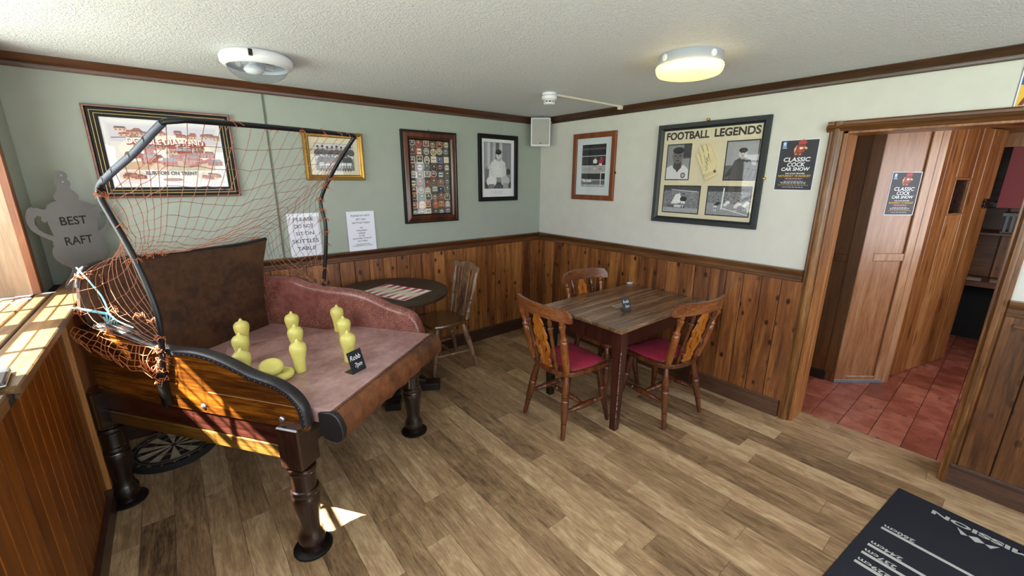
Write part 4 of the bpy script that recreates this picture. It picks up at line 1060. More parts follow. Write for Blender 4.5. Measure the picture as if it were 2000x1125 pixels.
# ------------------------------------------------------------------ framed pictures
def mould(w, h, fw_, prof):
    """mitred frame, outer size w x h centred; prof: list of (distance in from the outer edge, height)"""
    secs = []
    for sx_, sy_ in ((-1, -1), (1, -1), (1, 1), (-1, 1), (-1, -1)):
        secs.append([(sx_*(w/2-a_), sy_*(h/2-a_), z) for a_, z in prof])
    return G().loft(secs, True, False)
def framed(name, label, cat, M4, w, h, fw_, prof, mat, mount=None, group=None, glass=True, depth=.02):
    r = thing(name, label, cat, M4=M4, group=group)
    obj('frame', mould(w, h, fw_, prof), mat, r, smooth=25)
    if mount: obj('mount_board', G().box(-w/2+fw_*.6, w/2-fw_*.6, -h/2+fw_*.6, h/2-fw_*.6, .001, .006), mount, r)
    if glass:
        gg = G(); gg.v = [(-w/2+fw_*.7, -h/2+fw_*.7, .0105), (w/2-fw_*.7, -h/2+fw_*.7, .0105), (w/2-fw_*.7, h/2-fw_*.7, .0105), (-w/2+fw_*.7, h/2-fw_*.7, .0105)]; gg.f = [(0, 1, 2, 3)]
        obj('glass', gg, 'glass', r)
    return r
FP = lambda w, d: [(0, .0), (0, d*.7), (w*.12, d), (w*.3, d), (w*.45, d*.8), (w*.8, d*.75), (w*.92, d*.62), (w, d*.5), (w, .001)]
FLAT = lambda w, d: [(0, 0), (0, d), (w, d), (w, .001)]
rp = random.Random(11)
def house(polys, x, y, w, h, wall, roof, dark='#5b4a44', s=.0):
    polys.append((wall, [(x, y), (x+w, y+s), (x+w, y+s+h*.6), (x, y+h*.6)]))
    polys.append((roof, [(x-w*.04, y+h*.55), (x+w*1.04, y+s+h*.55), (x+w*.85, y+s+h), (x+w*.1, y+h)]))
    n_ = max(2, int(w/.014))
    for i in range(n_):
        xx = x+w*(i+.3)/n_; yy = y+s*(i+.3)/n_
        polys.append((dark, rect(xx, yy+h*.15, xx+w*.35/n_, yy+h*.38)))
# 1 brewery print
w, h = .680, .508
p1_ = framed('brewery_print', 'large brewery town print in black frame with gilt lines behind the net', 'picture', wallA(-3.123, 1.786), w, h, .062,
             [(0, 0), (0, .018), (.004, .024), (.012, .022), (.015, .016), (.05, .014), (.06, .012), (.06, .001)], 'frame_black', 'mount')
gq = mould(w+.003, h+.003, .014, [(0, 0), (0, .019), (.004, .0255), (.011, .0235), (.0145, .0165), (.0145, .001)]); obj('outer_moulding', gq, 'frame_red', p1_, smooth=25)
for ins in (.026, .042):
    obj('gilt_line', mould(w-2*ins, h-2*ins, .002, [(0, .012), (0, .0163), (.0022, .0163), (.0022, .012)]), 'gold_line', p1_)
P = [('#dad6dc', rect(-.235, -.158, .235, .158)), ('#e3dbd6', rect(-.225, -.148, .225, .148)), ('#cfcad6', [(-.225, .06), (.225, .06), (.225, .148), (-.225, .148)]), ('#efe7da', ell(0, .02, .2, .085, 30))]
for i in range(30):
    x_ = -.22+.44*rp.random()*.98; yv = .085+.03*rp.random()
    if abs(x_) > .03: house(P, x_, yv, .03+.02*rp.random(), .016+.012*rp.random(), rp.choice(['#b98374', '#c79684', '#d8b79d']), rp.choice(['#8e4f45', '#a35f52', '#6f5a5c']))
P.append(('#8d7d7c', [(-.22, .082), (-.05, .095), (-.05, .09), (-.22, .076)]))
P += [('#c7a78a', [(-.20, -.085), (.20, -.085), (.20, -.045), (.02, -.02), (-.20, -.05)]), ('#a9a17c', [(-.02, -.09), (.14, -.085), (.16, -.06), (.02, -.05)])]
for i in range(44):
    x_ = -.19+.36*rp.random(); yv = .035-.105*rp.random()**1.1; sc_ = 1.0+(.03-yv)*5
    house(P, x_, yv, (.028+.03*rp.random())*sc_, (.02+.014*rp.random())*sc_, rp.choice(['#a4483a', '#b2564a', '#c08a74', '#d5b594', '#b8685a']), rp.choice(['#7c4a48', '#95544b', '#6d6a78', '#8b8790', '#cdc3bb']), s=rp.uniform(-.006, .006))
for x_ in (.10, .12, .135, .15, .06, -.12): P.append(('#7a3b32', rect(x_, .0, x_+.004, .055+rp.random()*.02)))
P.append(('#a03c30', [(.08, -.075), (.19, -.03), (.19, -.012), (.08, -.055)]))
for sx_ in (-1, 1):
    P.append(('#d9c6b6', ell(sx_*.165, -.118, .055, .026, 20)))
    for i in range(8): house(P, sx_*.165-.045+.08*rp.random(), -.136+.018*rp.random(), .026, .02, rp.choice(['#a4483a', '#c08a74', '#b8685a']), '#7c4a48')
P.append(('#9a6b5a', ell(0, -.138, .045, .009, 18)))
print_sheet('print', p1_, [(q[0], [(x_*1.12, y_*1.08) for x_, y_ in q[1]]) for q in P], .0064)
lettering(p1_, 'DOUBLE DIAMOND', .050, plain('print_red', '#a5382e', .6), TL(.004, .066, .0090), .0030, width=.375)
lettering(p1_, 'DOUBLE DIAMOND', .046, plain('print_white', '#f6f1ea', .6), TL(.0, .070, .0093), .0012, width=.365)
lettering(p1_, 'BURTON ON TRENT', .030, plain('print_brown', '#3b2c2b', .6), TL(.0, -.112, .0092), .0014, width=.25)
# figures for photographs
def person(P, x, y, s, shirt, skin='#8e8e8e', hair='#1c1c1c', shorts=None, legs=None, lean=0.0, sit=False):
    P.append((shirt, [(x-.21*s, y+.0*s), (x+.21*s, y), (x+.24*s+lean*s, y+.42*s), (x+.12*s+lean*s, y+.56*s), (x-.12*s+lean*s, y+.56*s), (x-.24*s+lean*s, y+.42*s)], .15))
    for sd in (-1, 1): P.append((shirt, [(x+sd*.22*s+lean*s, y+.5*s), (x+sd*.34*s+lean*s, y+.3*s), (x+sd*.26*s, y+.02*s), (x+sd*.18*s, y+.05*s)], .15))
    P.append((skin, rect(x-.05*s+lean*s, y+.52*s, x+.05*s+lean*s, y+.62*s)))
    P.append((skin, ell(x+lean*s, y+.72*s, .095*s, .125*s, 14)))
    P.append((hair, ell(x+lean*s, y+.79*s, .10*s, .075*s, 12)))
    if shorts:
        P.append((shorts, [(x-.21*s, y-.22*s), (x-.01*s, y-.22*s), (x, y-.12*s), (x+.01*s, y-.22*s), (x+.21*s, y-.22*s), (x+.2*s, y+.02*s), (x-.2*s, y+.02*s)]))
        for sd in (-1, 1):
            P.append((skin, [(x+sd*.05*s, y-.22*s), (x+sd*.17*s, y-.22*s), (x+sd*.15*s, y-.46*s), (x+sd*.06*s, y-.46*s)]))
            P.append((legs or '#3a3a3a', [(x+sd*.06*s, y-.46*s), (x+sd*.16*s, y-.46*s), (x+sd*.14*s, y-.74*s), (x+sd*.07*s, y-.74*s)]))
# 2 team photo in a gold frame
w, h = .437, .350
p2_ = framed('team_photograph', 'old team photograph in a gold frame behind the hoop end', 'picture', wallA(-2.137, 1.808), w, h, .042, [(0, 0), (0, .016), (.006, .024), (.016, .026), (.024, .018), (.034, .016), (.041, .010), (.041, .001)], 'frame_gold', 'cream_mount')
P = [('#2b2b2c', rect(-.141, -.102, .141, .092)), ('#b9bbbd', rect(-.139, -.100, .139, .090)), ('#8c8e90', rect(-.139, -.100, .139, .0), .5), ('#c9cacc', rect(-.139, .035, .139, .09)), ('#6c6e70', rect(-.139, -.100, .139, -.062), .7)]
for i in range(8): person(P, -.118+.034*i, .0+.004*math.sin(i*2), .088, rp.choice(['#46484c', '#53555a', '#3c3e42']), '#858585', '#161616', '#d0d0d0', '#404040')
for i in range(6): person(P, -.10+.04*i, -.047, .085, rp.choice(['#3e4044', '#4a4c50']), '#b4b4b4', '#161616', '#dcdcdc', '#383838')
print_sheet('photograph', p2_, P, .0064)
# 3 collage of beer labels
w, h = .532, .775
p3_ = framed('label_collage', 'tall brown and black framed collage of many small bottle labels', 'picture', wallA(-1.332, 1.655), w, h, .072, [(0, 0), (0, .020), (.005, .026), (.016, .026), (.019, .022), (.026, .026), (.05, .030), (.056, .022), (.062, .016), (.071, .014), (.071, .001)], 'frame_brown', None)
obj('outer_moulding', mould(w+.003, h+.003, .02, [(0, 0), (0, .021), (.005, .0275), (.016, .0275), (.018, .020), (.018, .001)]), 'frame_black', p3_, smooth=25)
obj('inner_slip', mould(w-.13, h-.13, .012, [(0, .001), (0, .0195), (.006, .0165), (.012, .012), (.012, .001)]), 'frame_black', p3_)
PAL = ['#c9b98e', '#8a2f2b', '#2e4f3b', '#273a5e', '#d8cfb8', '#3a2a22', '#a7803c', '#6b7f86', '#b5533c', '#1f1f22', '#7d6a52', '#c7c2b2', '#4d6b52', '#8f8fa8']
P = [('#3d3027', rect(-.20, -.325, .20, .325))]
for r_ in range(10):
    y0 = .282-r_*.064
    for c_ in range(6):
        x0 = -.168+c_*.067+rp.uniform(-.006, .006); yy = y0+rp.uniform(-.008, .008); a_, b_ = rp.sample(PAL, 2); e_ = rp.choice(PAL)
        kd = rp.random(); hw, hh = .027+rp.random()*.007, .026+rp.random()*.008
        if kd < .4: sh = lambda k_: ell(x0, yy, hw*k_, hh*1.08*k_, 16)
        elif kd < .7: sh = lambda k_: rect(x0-hw*k_, yy-hh*k_, x0+hw*k_, yy+hh*k_)
        elif kd < .85: sh = lambda k_: [(x0-hw*k_, yy-hh*k_), (x0+hw*k_, yy-hh*k_), (x0+hw*k_, yy+hh*.3*k_)]+ell(x0, yy+hh*.3*k_, hw*k_, hh*.75*k_, 10, 0, PI)[1:]
        else: sh = lambda k_: [(x0+hw*k_*a__, yy+hh*k_*b__) for a__, b__ in ((-1, -.6), (-.6, -1), (.6, -1), (1, -.6), (1, .6), (.6, 1), (-.6, 1), (-1, .6))]
        P += [(a_, sh(1)), (b_, sh(.85)), (e_, sh(.66)), (a_, rect(x0-hw*.55, yy-.004, x0+hw*.55, yy+.006)), (b_, rect(x0-hw*.42, yy-.0025, x0+hw*.42, yy+.002)), ('#ddd6c4', ell(x0, yy+hh*.38, hw*.2, hh*.18, 8))]
obj('backing_board', G().box(-.20, .20, -.325, .325, .001, .005), 'dark', p3_)
print_sheet('labels', p3_, P, .0053, .000012)
obj('hanging_hook', G().tube([(0, h/2, .004), (-.006, h/2+.012, .004), (0, h/2+.02, .004), (.006, h/2+.012, .004)], .0018, 5), 'brass', p3_)
# 4 footballer seated, black frame
w, h = .482, .628
p4_ = framed('seated_player_photograph', 'black framed portrait photograph of a footballer sitting on a bench, white mount', 'picture', wallA(-.578, 1.748), w, h, .042, [(0, 0), (0, .022), (.004, .026), (.034, .022), (.041, .014), (.041, .001)], 'frame_black', 'mount')
x0, x1, y0, y1 = -.168, .158, -.19, .24
P = [('#19191b', rect(x0-.003, y0-.003, x1+.003, y1+.003)), ('#6a6b70', rect(x0, y0, x1, y1), .25), ('#7e7f86', rect(.03, y0, x1, y1), .2), ('#b6b6b8', rect(.015, -.05, .05, y1), .1), ('#3a3b3e', rect(x0, y0, x1, -.13), .3)]
for i in range(5): P.append((('#9d9ea2', '#c3c3c5', '#88898d', '#b0b0b4', '#5c5d62')[i], [(x0+.002+i*.034, y1), (x0+.034+i*.034, y1), (x0+.04+i*.034, .02-.02*(i % 2)), (x0+.006+i*.03, -.01)], .2))
P += [('#d9d9da', [(-.12, -.10), (.09, -.10), (.10, -.03), (.085, .055), (.04, .085), (-.045, .085), (-.09, .05), (-.115, -.02)], .12),
      ('#cfcfd0', [(-.115, .02), (-.085, .04), (-.05, -.07), (-.02, -.11), (-.05, -.125), (-.10, -.09)], .1), ('#cfcfd0', [(.09, .02), (.06, .05), (.045, -.06), (.01, -.11), (.05, -.125), (.10, -.08)], .1),
      ('#dedede', ell(-.085, -.125, .062, .052, 18), .1), ('#b9b9ba', ell(.085, -.12, .055, .05, 18), .1), ('#77777a', [(-.13, -.19), (-.06, -.19), (-.05, -.15), (-.12, -.15)]), ('#9a9a9c', [(.06, -.19), (.13, -.19), (.12, -.14), (.06, -.14)]),
      ('#8c8c8d', [(-.03, -.085), (.03, -.085), (.04, -.125), (-.01, -.135)]), ('#a9a9aa', [(-.02, .07), (.03, .07), (.03, .11), (-.02, .11)]), ('#cfcfcf', ell(.0, .128, .033, .042, 16)), ('#1a1a1b', ell(.002, .155, .038, .026, 14)), ('#1a1a1b', [(-.036, .15), (-.026, .15), (-.028, .115)]), ('#55555a', [(.0, .125), (.012, .118), (.002, .112)]),
      ('#2a2a2c', ell(.125, -.03, .028, .03, 12)), ('#e9e9ea', rect(-.02, .0, .004, .028))]
print_sheet('photograph', p4_, P, .0064)
print_sheet('caption_slip', p4_, [('#8f93b8', rect(-.09, -.255, .075, -.213)), ('#e6e6ec', rect(-.088, -.253, .073, -.215))]+[('#9a9db0', rect(-.07, -.224-.008*i, .055, -.2265-.008*i)) for i in range(3)], .0066)
# 5 orange wood frame on the cream wall
w, h = .507, .610
p5_ = framed('goal_photograph', 'orange wooden framed football photograph with one red shirted player', 'picture', wallB(-.734, 1.761), w, h, .046, [(0, 0), (0, .020), (.003, .022), (.043, .022), (.046, .019), (.046, .001)], 'frame_orange', plain('pale_blue_mount', '#d3dce0', .7))
x0, x1, y0, y1 = -.142, .143, -.185, .202
P = [('#202124', rect(x0, y0, x1, y1)), ('#1d1e21', rect(x0, .10, x1, y1), .5), ('#4d4f52', rect(x0, .155, x1, .17), .9), ('#b8b9bb', rect(x0, .095, x1, .102)), ('#2a2b2e', rect(x0, .01, x1, .095), .9), ('#a5a6a8', rect(x0, -.06, x1, .012), .35), ('#dcdcdc', rect(x0, .008, x1, .013)),
     ('#26272a', rect(x0, -.115, x1, -.06), .4), ('#d0d0d2', rect(x0, -.122, x1, -.115)), ('#5e5f62', rect(x0, -.165, x1, -.122), 1.0), ('#a9aaac', rect(x0, y0, x1, -.16), .3)]
person(P, .02, .03, .075, '#e6e6e8', '#9b8a80', '#3a2c26', '#26262a', '#e0e0e0')
person(P, .085, .028, .08, '#b3262c', '#b08c7c', '#3a2c26', '#ecebe8', '#a8262b', .1)
P += [('#b3262c', [(.10, .065), (.13, .082), (.13, .074), (.105, .055)]), ('#e8e8ea', rect(.09, -.17, .098, -.05)), ('#e8e8ea', rect(.09, -.055, .143, -.05)), ('#d8d8da', ell(-.12, -.118, .012, .012, 10))]
for x_ in (-.1, -.06, -.03): person(P, x_, -.14, .05, '#d8d8da', '#8a8a8a', '#222222')
for i in range(9): P.append(('#23242a', [(-.11+i*.009, -.018+.006*math.sin(i*2.1)), (-.104+i*.009, -.018+.006*math.sin(i*2.1+1.6)), (-.104+i*.009, -.0155+.006*math.sin(i*2.1+1.6)), (-.11+i*.009, -.0155+.006*math.sin(i*2.1))]))
print_sheet('photograph', p5_, P, .0064)
obj('hinge_tab', G().box(w/2, w/2+.010, -.065, -.045, .002, .008), 'iron', p5_)
# 6 football legends
w, h = .822, .753
p6_ = framed('football_legends_frame', 'big dark framed football memorabilia with four photographs and a signed glove', 'picture', wallB(-1.819, 1.6875), w, h, .046, [(0, 0), (0, .026), (.004, .032), (.030, .028), (.04, .018), (.046, .016), (.046, .001)], 'frame_slate', 'cream_mount')
lettering(p6_, 'FOOTBALL', .075, 'dark', TL(-.172, .286, .0066), .0026, width=.343)
lettering(p6_, 'LEGENDS', .075, 'dark', TL(.195, .288, .0066), .0026, width=.315)
NEWR = [(-.322, -.036, -.133, .222), (.143, -.037, .352, .222), (-.322, -.292, -.026, -.091), (.041, -.292, .343, -.091)]
def photo(x0, y0, x1, y1, extra, base='#77797f', gr=.8):
    n0, m0, n1, m1 = NEWR.pop(0); fx = lambda x: n0+(x-x0)*(n1-n0)/(x1-x0); fy = lambda y: m0+(y-y0)*(m1-m0)/(y1-y0)
    P = [('#161616', rect(n0-.008, m0-.008, n1+.008, m1+.008)), (base, rect(n0, m0, n1, m1), gr)]+[(q[0], [(fx(x), fy(y)) for x, y in q[1]])+tuple(q[2:]) for q in extra]; print_sheet('photograph', p6_, P, .0064)
a_ = (-.335, -.060, -.165, .205)
photo(*a_, [('#84868c', rect(-.335, .06, -.165, .205), .15), ('#36373b', rect(-.215, .10, -.165, .205), .1), ('#d2d2d4', [(-.335, -.06), (-.165, -.06), (-.168, .015), (-.205, .052), (-.255, .02), (-.30, .05), (-.335, .03)], .1), ('#77777a', [(-.285, .045), (-.225, .045), (-.25, -.01)]), ('#3f3d3c', [(-.28, .09), (-.225, .09), (-.222, .03), (-.25, .0), (-.285, .03)], .05), ('#6b6664', ell(-.255, .12, .041, .058, 20), .05), ('#161616', ell(-.253, .163, .043, .026, 16)), ('#262524', ell(-.272, .122, .009, .005, 8)), ('#262524', ell(-.238, .122, .009, .005, 8)), ('#5d5a58', [(-.258, .118), (-.252, .118), (-.248, .098), (-.262, .098)]), ('#2a2827', ell(-.255, .083, .015, .005, 8)), ('#2b2c33', ell(-.205, -.03, .018, .022, 12)), ('#a9a9b0', ell(-.205, -.03, .011, .014, 12))], '#8d8f95', .1)
photo(.155, -.060, .345, .230, [('#9b9da2', rect(.155, .05, .345, .23), .1), ('#55575c', rect(.155, -.06, .345, .05), .5), ('#3d3f45', [(.185, -.06), (.325, -.06), (.33, .03), (.305, .09), (.275, .105), (.24, .105), (.21, .085), (.19, .02)], .15), ('#c3bfbc', ell(.257, .138, .026, .036, 16)), ('#1d1d1e', ell(.257, .162, .027, .019, 14)), ('#aaa6a3', rect(.247, .095, .267, .112)), ('#34363b', [(.19, .03), (.215, .07), (.20, -.02), (.165, -.045), (.158, -.03)], .1), ('#2b2b2d', ell(.247, .142, .004, .003, 6)), ('#2b2b2d', ell(.266, .142, .004, .003, 6)), ('#4d4b4a', ell(.257, .122, .008, .003, 6))], '#888a90', .15)
cr = [('#3a3b3f', rect(-.345, -.13, -.085, -.095), .6), ('#c9cacc', [(-.29, -.118), (-.10, -.132), (-.10, -.138), (-.29, -.124)]), ('#9d9ea3', rect(-.345, -.305, -.085, -.268), .3), ('#dcdcde', [(-.285, -.235), (-.255, -.16), (-.225, -.15), (-.20, -.215), (-.235, -.235)], .4), ('#cfcfd2', rect(-.26, -.262, -.19, -.245), .2), ('#45464a', rect(-.31, -.262, -.262, -.248), .4)]
person(cr, -.195, -.215, .075, '#232327', '#8f8f90', '#1a1a1a', '#e2e2e4', '#202022')
photo(-.345, -.305, -.085, -.095, cr, '#6d6f74', 1.0)
cr = [('#2e2f34', rect(-.035, -.125, .265, -.09), .5), ('#6b6d72', rect(-.035, -.21, .265, -.125), 1.0), ('#8e9096', rect(-.035, -.305, .265, -.215), .25), ('#e6e6e8', [(.07, -.262), (.08, -.262), (.085, -.095), (.076, -.095)]), ('#e2e2e4', [(.08, -.25), (.26, -.295), (.26, -.300), (.08, -.255)])]
for x_, y_, s_, sh in ((.03, -.235, .06, '#2a2b30'), (.10, -.225, .055, '#dadadc'), (.175, -.235, .06, '#dcdcde'), (.235, -.225, .055, '#cfcfd2')): person(cr, x_, y_, s_, sh, '#8d8d8e', '#1b1b1b', '#d8d8da', '#e0e0e0', .3)
photo(-.035, -.305, .265, -.09, cr, '#55575c', .9)
gv = obj('glove', G().prism(smooth_path([(-.055, -.075), (.045, -.06), (.075, .0), (.062, .10), (.055, .155), (.045, .165), (.035, .155), (.028, .10), (.02, .165), (.008, .178), (-.004, .165), (-.008, .105), (-.018, .16), (-.03, .168), (-.042, .155), (-.042, .09), (-.058, .125), (-.07, .128), (-.078, .115), (-.07, .05), (-.062, .0)], 3, True), 0, .014), 'glove', p6_, M4=TL(.018, .072, .0065) @ Matrix.Rotation(.36, 4, 'Z') @ Matrix.Scale(.86, 4), bevel=.005, seg=2)
obj('glove_cuff', G().prism([(-.06, -.13), (.06, -.115), (.052, -.062), (-.058, -.078)], 0, .016), 'glove', gv, bevel=.004)
obj('cuff_tab', G().prism([(.035, -.09), (.055, -.088), (.053, -.068), (.033, -.07)], .016, .0175), 'frame_brown', gv)
for i in range(2): obj('cuff_seam', G().box(-.058, .054, -.08+.004*i-.016*i, -.0785+.004*i-.016*i, .0145, .0168), 'dark', gv)
gs = G()
for x0_, y0_ in ((-.044, .02), (-.01, .01), (.026, .01)): gs.tube([(x0_, y0_, .0145), (x0_-.001, y0_+.08, .0145)], .0012, 4)
gs.tube(smooth_path([(-.03, -.05, .0146), (-.012, -.03, .0146), (-.022, -.01, .0146), (.0, .0, .0146), (-.01, .02, .0146), (.012, .03, .0146), (.0, .05, .0146), (.02, .055, .0146), (.03, .08, .0146)], 4), .0016, 4)
obj('signature_lines', gs, 'dark', gv, kind='stuff')
for x_, y_ in ((w/2+.004, -.03), (-.02, h/2+.012)): obj('brass_knob', G().lathe([(.010, 0), (.010, .010), (.006, .016), (.009, .022), (.004, .026)], 14, Matrix.Translation((x_, y_, .0))), 'brass', p6_, smooth=50)

# ------------------------------------------------------------------ posters and paper signs
ROOST = [('#7f2f2a', [(-.035, -.05), (-.028, -.01), (-.03, .02), (-.01, .045), (.02, .045), (.038, .02), (.03, -.012), (.018, -.03), (.02, -.055), (.005, -.04), (-.005, -.062), (-.015, -.045), (-.03, -.06)]),
         ('#b03a38', [(-.012, .04), (-.02, .062), (-.006, .056), (-.008, .078), (.006, .064), (.012, .085), (.02, .066), (.034, .078), (.032, .058), (.042, .05), (.028, .038)]),
         ('#e0b072', [(-.034, -.04), (-.04, .0), (-.022, .034), (-.026, .0)]), ('#a5443a', [(-.02, -.02), (.01, -.03), (.012, .02), (-.012, .03)]), ('#f0e6da', [(-.006, .01), (.012, .018), (.024, .008), (.01, -.004), (-.002, -.002)]), ('#1c1614', ell(.012, .012, .004, .004, 8)),
         ('#e0b25a', [(.028, .02), (.048, .008), (.044, -.006), (.028, .0)]), ('#d9a26a', [(-.028, -.05), (-.022, -.03), (-.016, -.05)]), ('#d9a26a', [(.0, -.052), (.004, -.034), (.012, -.05)]), ('#b3312f', [(.016, -.006), (.03, -.006), (.028, -.03), (.018, -.026)])]
def car_show(M4, label):
    r = thing('event_poster', label, 'poster', M4=M4, group=None)
    w, h = .220, .317
    obj('sheet', G().box(-w/2, w/2, -h/2, h/2, 0, .0008), 'paper', r)
    P = [('#23222e', rect(-w/2+.005, -h/2+.005, w/2-.005, h/2-.005)), ('#86aede', rect(-.092, .116, -.072, .146)), ('#dfe8f4', rect(-.088, .128, -.078, .142)), ('#b9cbe4', rect(-.093, .106, -.068, .112))]
    P += [(c_, [(x_*.85+.008, y_*.74+.100) for x_, y_ in pts]) for c_, pts in ROOST]
    P += [('#a2372e', rect(-.085, -.0745, .085, -.076))]
    for i, (y_, w_, c_) in enumerate(((-.083, .05, '#c9c9d2'), (-.090, .04, '#a2372e'), (-.100, .055, '#c9c9d2'), (-.107, .075, '#c9c9d2'), (-.114, .07, '#c9c9d2'), (-.124, .085, '#c9a04a'), (-.137, .06, '#c9c9d2'))):
        x_ = -w_
        while x_ < w_: l_ = rp.uniform(.006, .02); P.append((c_, rect(x_, y_-.0016, min(w_, x_+l_), y_+.0016))); x_ += l_+.004
    print_sheet('poster_print', r, P, .001)
    T_ = lambda y_: TL(0, y_, .0032)
    for s_, y_, sz, wd in (('CLASSIC', .034, .036, .150), ('COCK', .003, .035, .100), ('CAR SHOW', -.025, .030, .160)): lettering(r, s_, sz, 'chalk', T_(y_), .0009, width=wd, shear=.12)
    lettering(r, 'THE COCK BROOM', .011, 'chalk', T_(-.0515), .0003, width=.11)
    lettering(r, 'SATURDAY 10 AUGUST', .0155, plain('poster_yellow', '#e2b83e', .6), T_(-.0665), .0004, width=.185, shear=.12)
    return r
car_show(wallB(-2.408, 1.741, .0005), 'dark car show poster with rooster head pinned on the cream wall')
sA = .215; Pm = p2.matrix_world.copy()
car_show(Pm @ TL(sA, 1.552, .0045*n_sign+.0) @ (Matrix.Identity(4) if n_sign > 0 else Matrix.Diagonal((-1, 1, -1, 1))), 'dark car show poster with rooster head on the pale passage panel')
cp = thing('corner_poster', 'edge of a blue and yellow poster above the doorway', 'poster', M4=wallB(-3.42, 2.083, .0005))
obj('sheet', G().box(-.155, .155, -.10, .10, 0, .001), 'paper', cp)
P = [('#20559a', rect(-.147, .0, .15, .094)), ('#e2b23a', rect(-.147, -.094, .15, .0))]+[('#6b2314', [(-.14+.05*i, -.09), (-.125+.05*i, -.09), (-.09+.05*i, -.01), (-.11+.05*i, -.01)]) for i in range(5)]+[('#e8c765', ell(-.02, -.04, .10, .022, 20)), ('#5a1d14', ell(-.02, .01, .12, .018, 20))]
print_sheet('poster_print', cp, P, .0012); obj('edge_line', mould(.31, .20, .002, [(0, 0), (0, .0014), (.002, .0014), (.002, 0)]), 'dark', cp)
def sign(M4, w, h, lines, label, laminate=False):
    r = thing('paper_sign', label, 'sign', M4=M4)
    obj('sheet', G().box(-w/2, w/2, 0, h, 0, .0008), 'paper', r)
    for s_, y_, sz, wd in lines: lettering(r, s_, sz, 'ink', TL(0, y_, .0011), .0003, width=wd)
    if laminate:
        gg = G(); gg.v = [(-w/2, h*.78, .0016), (w/2, h*.80, .0016), (w/2, h, .003), (-w/2, h, .003)]; gg.f = [(0, 1, 2, 3)]
        obj('clear_tape', gg, 'glass', r)
    return r
sign(wallA(-2.412, 1.074, .012) @ Matrix.Rotation(-.02, 4, 'X'), .222, .322, (('PLEASE', .278, .036, .14), ('DO NOT', .226, .038, .135), ('SIT ON', .172, .036, .125), ('SKITTLES', .115, .040, .185), ('TABLE', .060, .038, .13)), 'white paper sign in large capitals standing on the dado rail behind the net', True)
sign(wallA(-1.985, 1.074, .012) @ Matrix.Rotation(-.02, 4, 'X'), .224, .318, (('PLEASE DO NOT', .283, .019, .152), ('SIT ON', .253, .021, .076), ('SKITTLES TABLE', .226, .017, .142), ('NO', .186, .015, .022), ('CHILDREN', .164, .015, .086), ('UNDER', .142, .015, .06), ('8 YRS', .121, .015, .045), ('ALLOWED TO PLAY', .100, .015, .155), ('ON TABLE', .078, .015, .083), ('CHILDREN MUST BE', .053, .009, .115), ('ACCOMPANIED BY AN ADULT', .041, .009, .165)), 'white paper sign in smaller print standing on the dado rail, clear of the net')

# ------------------------------------------------------------------ cut-out trophy leaning in the corner of the sill
tq = Vector((-3.722, -.325, 1.079)); tr_ = Vector((-3.452, -.085, 1.079))
Mt = frameM(tq, tr_-tq, Vector((-.03*.69, .03*.72, 1)))
tro = thing('trophy_cutout', 'grey sheet metal cup shape cut with words, leaning in the corner of the sill', 'trophy', M4=Mt @ Matrix.Diagonal((1.05, 1.05, 1, 1)))
half = [(.052, 0), (.112, .0), (.112, .012), (.106, .03), (.085, .05), (.068, .075), (.062, .092), (.075, .104), (.10, .125), (.118, .15), (.124, .175), (.118, .2), (.108, .215), (.112, .226), (.106, .236)]
body_hi = [(.088, .262), (.090, .30), (.097, .34)]
sh_ = [(.098, .392), (.092, .41), (.065, .425), (.046, .43)]
lid = [(.052, .44), (.052, .452), (.04, .47), (.026, .485), (.024, .497)]
knob = [(.032, .51), (.030, .525), (.020, .533), (.027, .545), (.026, .56), (.014, .571), (.0, .573)]
hand_o = [(.115, .245), (.15, .27), (.178, .30), (.187, .335), (.185, .365), (.172, .395), (.155, .407), (.145, .400), (.132, .402), (.115, .392)]
R1 = half[:]+hand_o+sh_+lid+knob
R1[0] = (.0, 0)
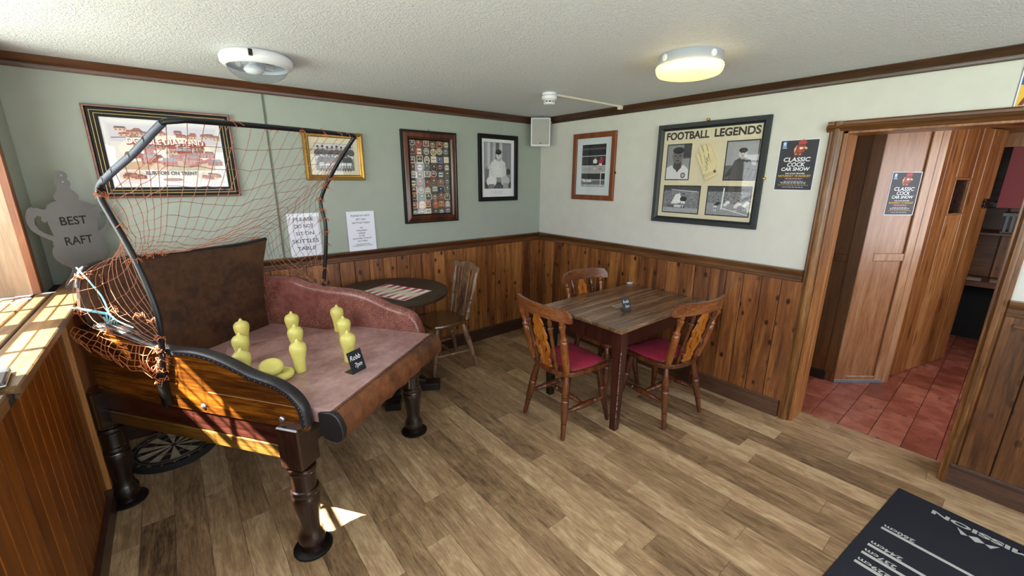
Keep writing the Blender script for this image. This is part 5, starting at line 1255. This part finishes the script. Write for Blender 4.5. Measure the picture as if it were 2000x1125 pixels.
out = R1+[(-x_, y_) for x_, y_ in R1[::-1] if x_ > 0]
hole = [(.098, .262), (.102, .30), (.108, .338), (.118, .33), (.128, .342), (.125, .36), (.14, .366), (.153, .352), (.158, .33), (.150, .30), (.128, .278)]
cx_ = .185
gtro = G().plate([(x_+cx_, y_) for x_, y_ in out], [[(x_+cx_, y_) for x_, y_ in hole], [(cx_-x_, y_) for x_, y_ in hole]], 0, .004)
obj('plate', gtro, 'zinc', tro)
lettering(tro, 'BEST', .058, 'dark', TL(cx_, .328, .0043), .0008, width=.116)
lettering(tro, 'RAFT', .058, 'dark', TL(cx_, .228, .0043), .0008, width=.122)
for y_ in (.552, .52): obj('screw_head', G().lathe([(.005, 0), (.004, .002)], 10, TL(cx_+.003, y_, .004)), 'steel', tro)

# ------------------------------------------------------------------ bits on the sill
pts_sill = [(-3.865, -.375, .05, .022), (-3.80, -.362, .045, .016), (-3.735, -.345, .04, .014), (-3.88, -.41, .03, .014), (-3.775, -.44, .022, .016), (-3.80, -.50, .018, .014)]
for i, (x_, y_, a_, b_) in enumerate(pts_sill):
    g = G(); rr = random.Random(i)
    poly = [(x_+a_*rr.uniform(.6, 1.1)*math.cos(t_), y_+b_*rr.uniform(.5, 1.2)*math.sin(t_)) for t_ in [k_*PI/4 for k_ in range(8)]]
    g.prism(poly, 1.0795, 1.0825)
    tag(obj('paper_scrap', g, 'fleece'), ('white paper scrap at the foot of the window reveal, leftmost on the sill', 'small white paper scrap in the middle of the sill below the reveal board', 'white paper scrap nearest the trophy at the end of the reveal board', 'white paper scrap at the left picture edge of the sill', 'white paper scrap resting on the gap between two sill boards', 'white paper scrap farthest from the trophy out on the sill')[i], 'scrap', 'torn paper scraps on the sill')
bx = thing('phone_case', 'small dark box lying on the window sill at the left edge', 'box', (-3.655, -1.64, 1.079), .1)
obj('body', G().box(-.04, .04, -.07, .07, 0, .018), 'dark_box', bx, bevel=.006, seg=2)
obj('edge_band', G().box(-.041, .041, -.071, .071, .006, .010), 'trunk', bx, bevel=.001)
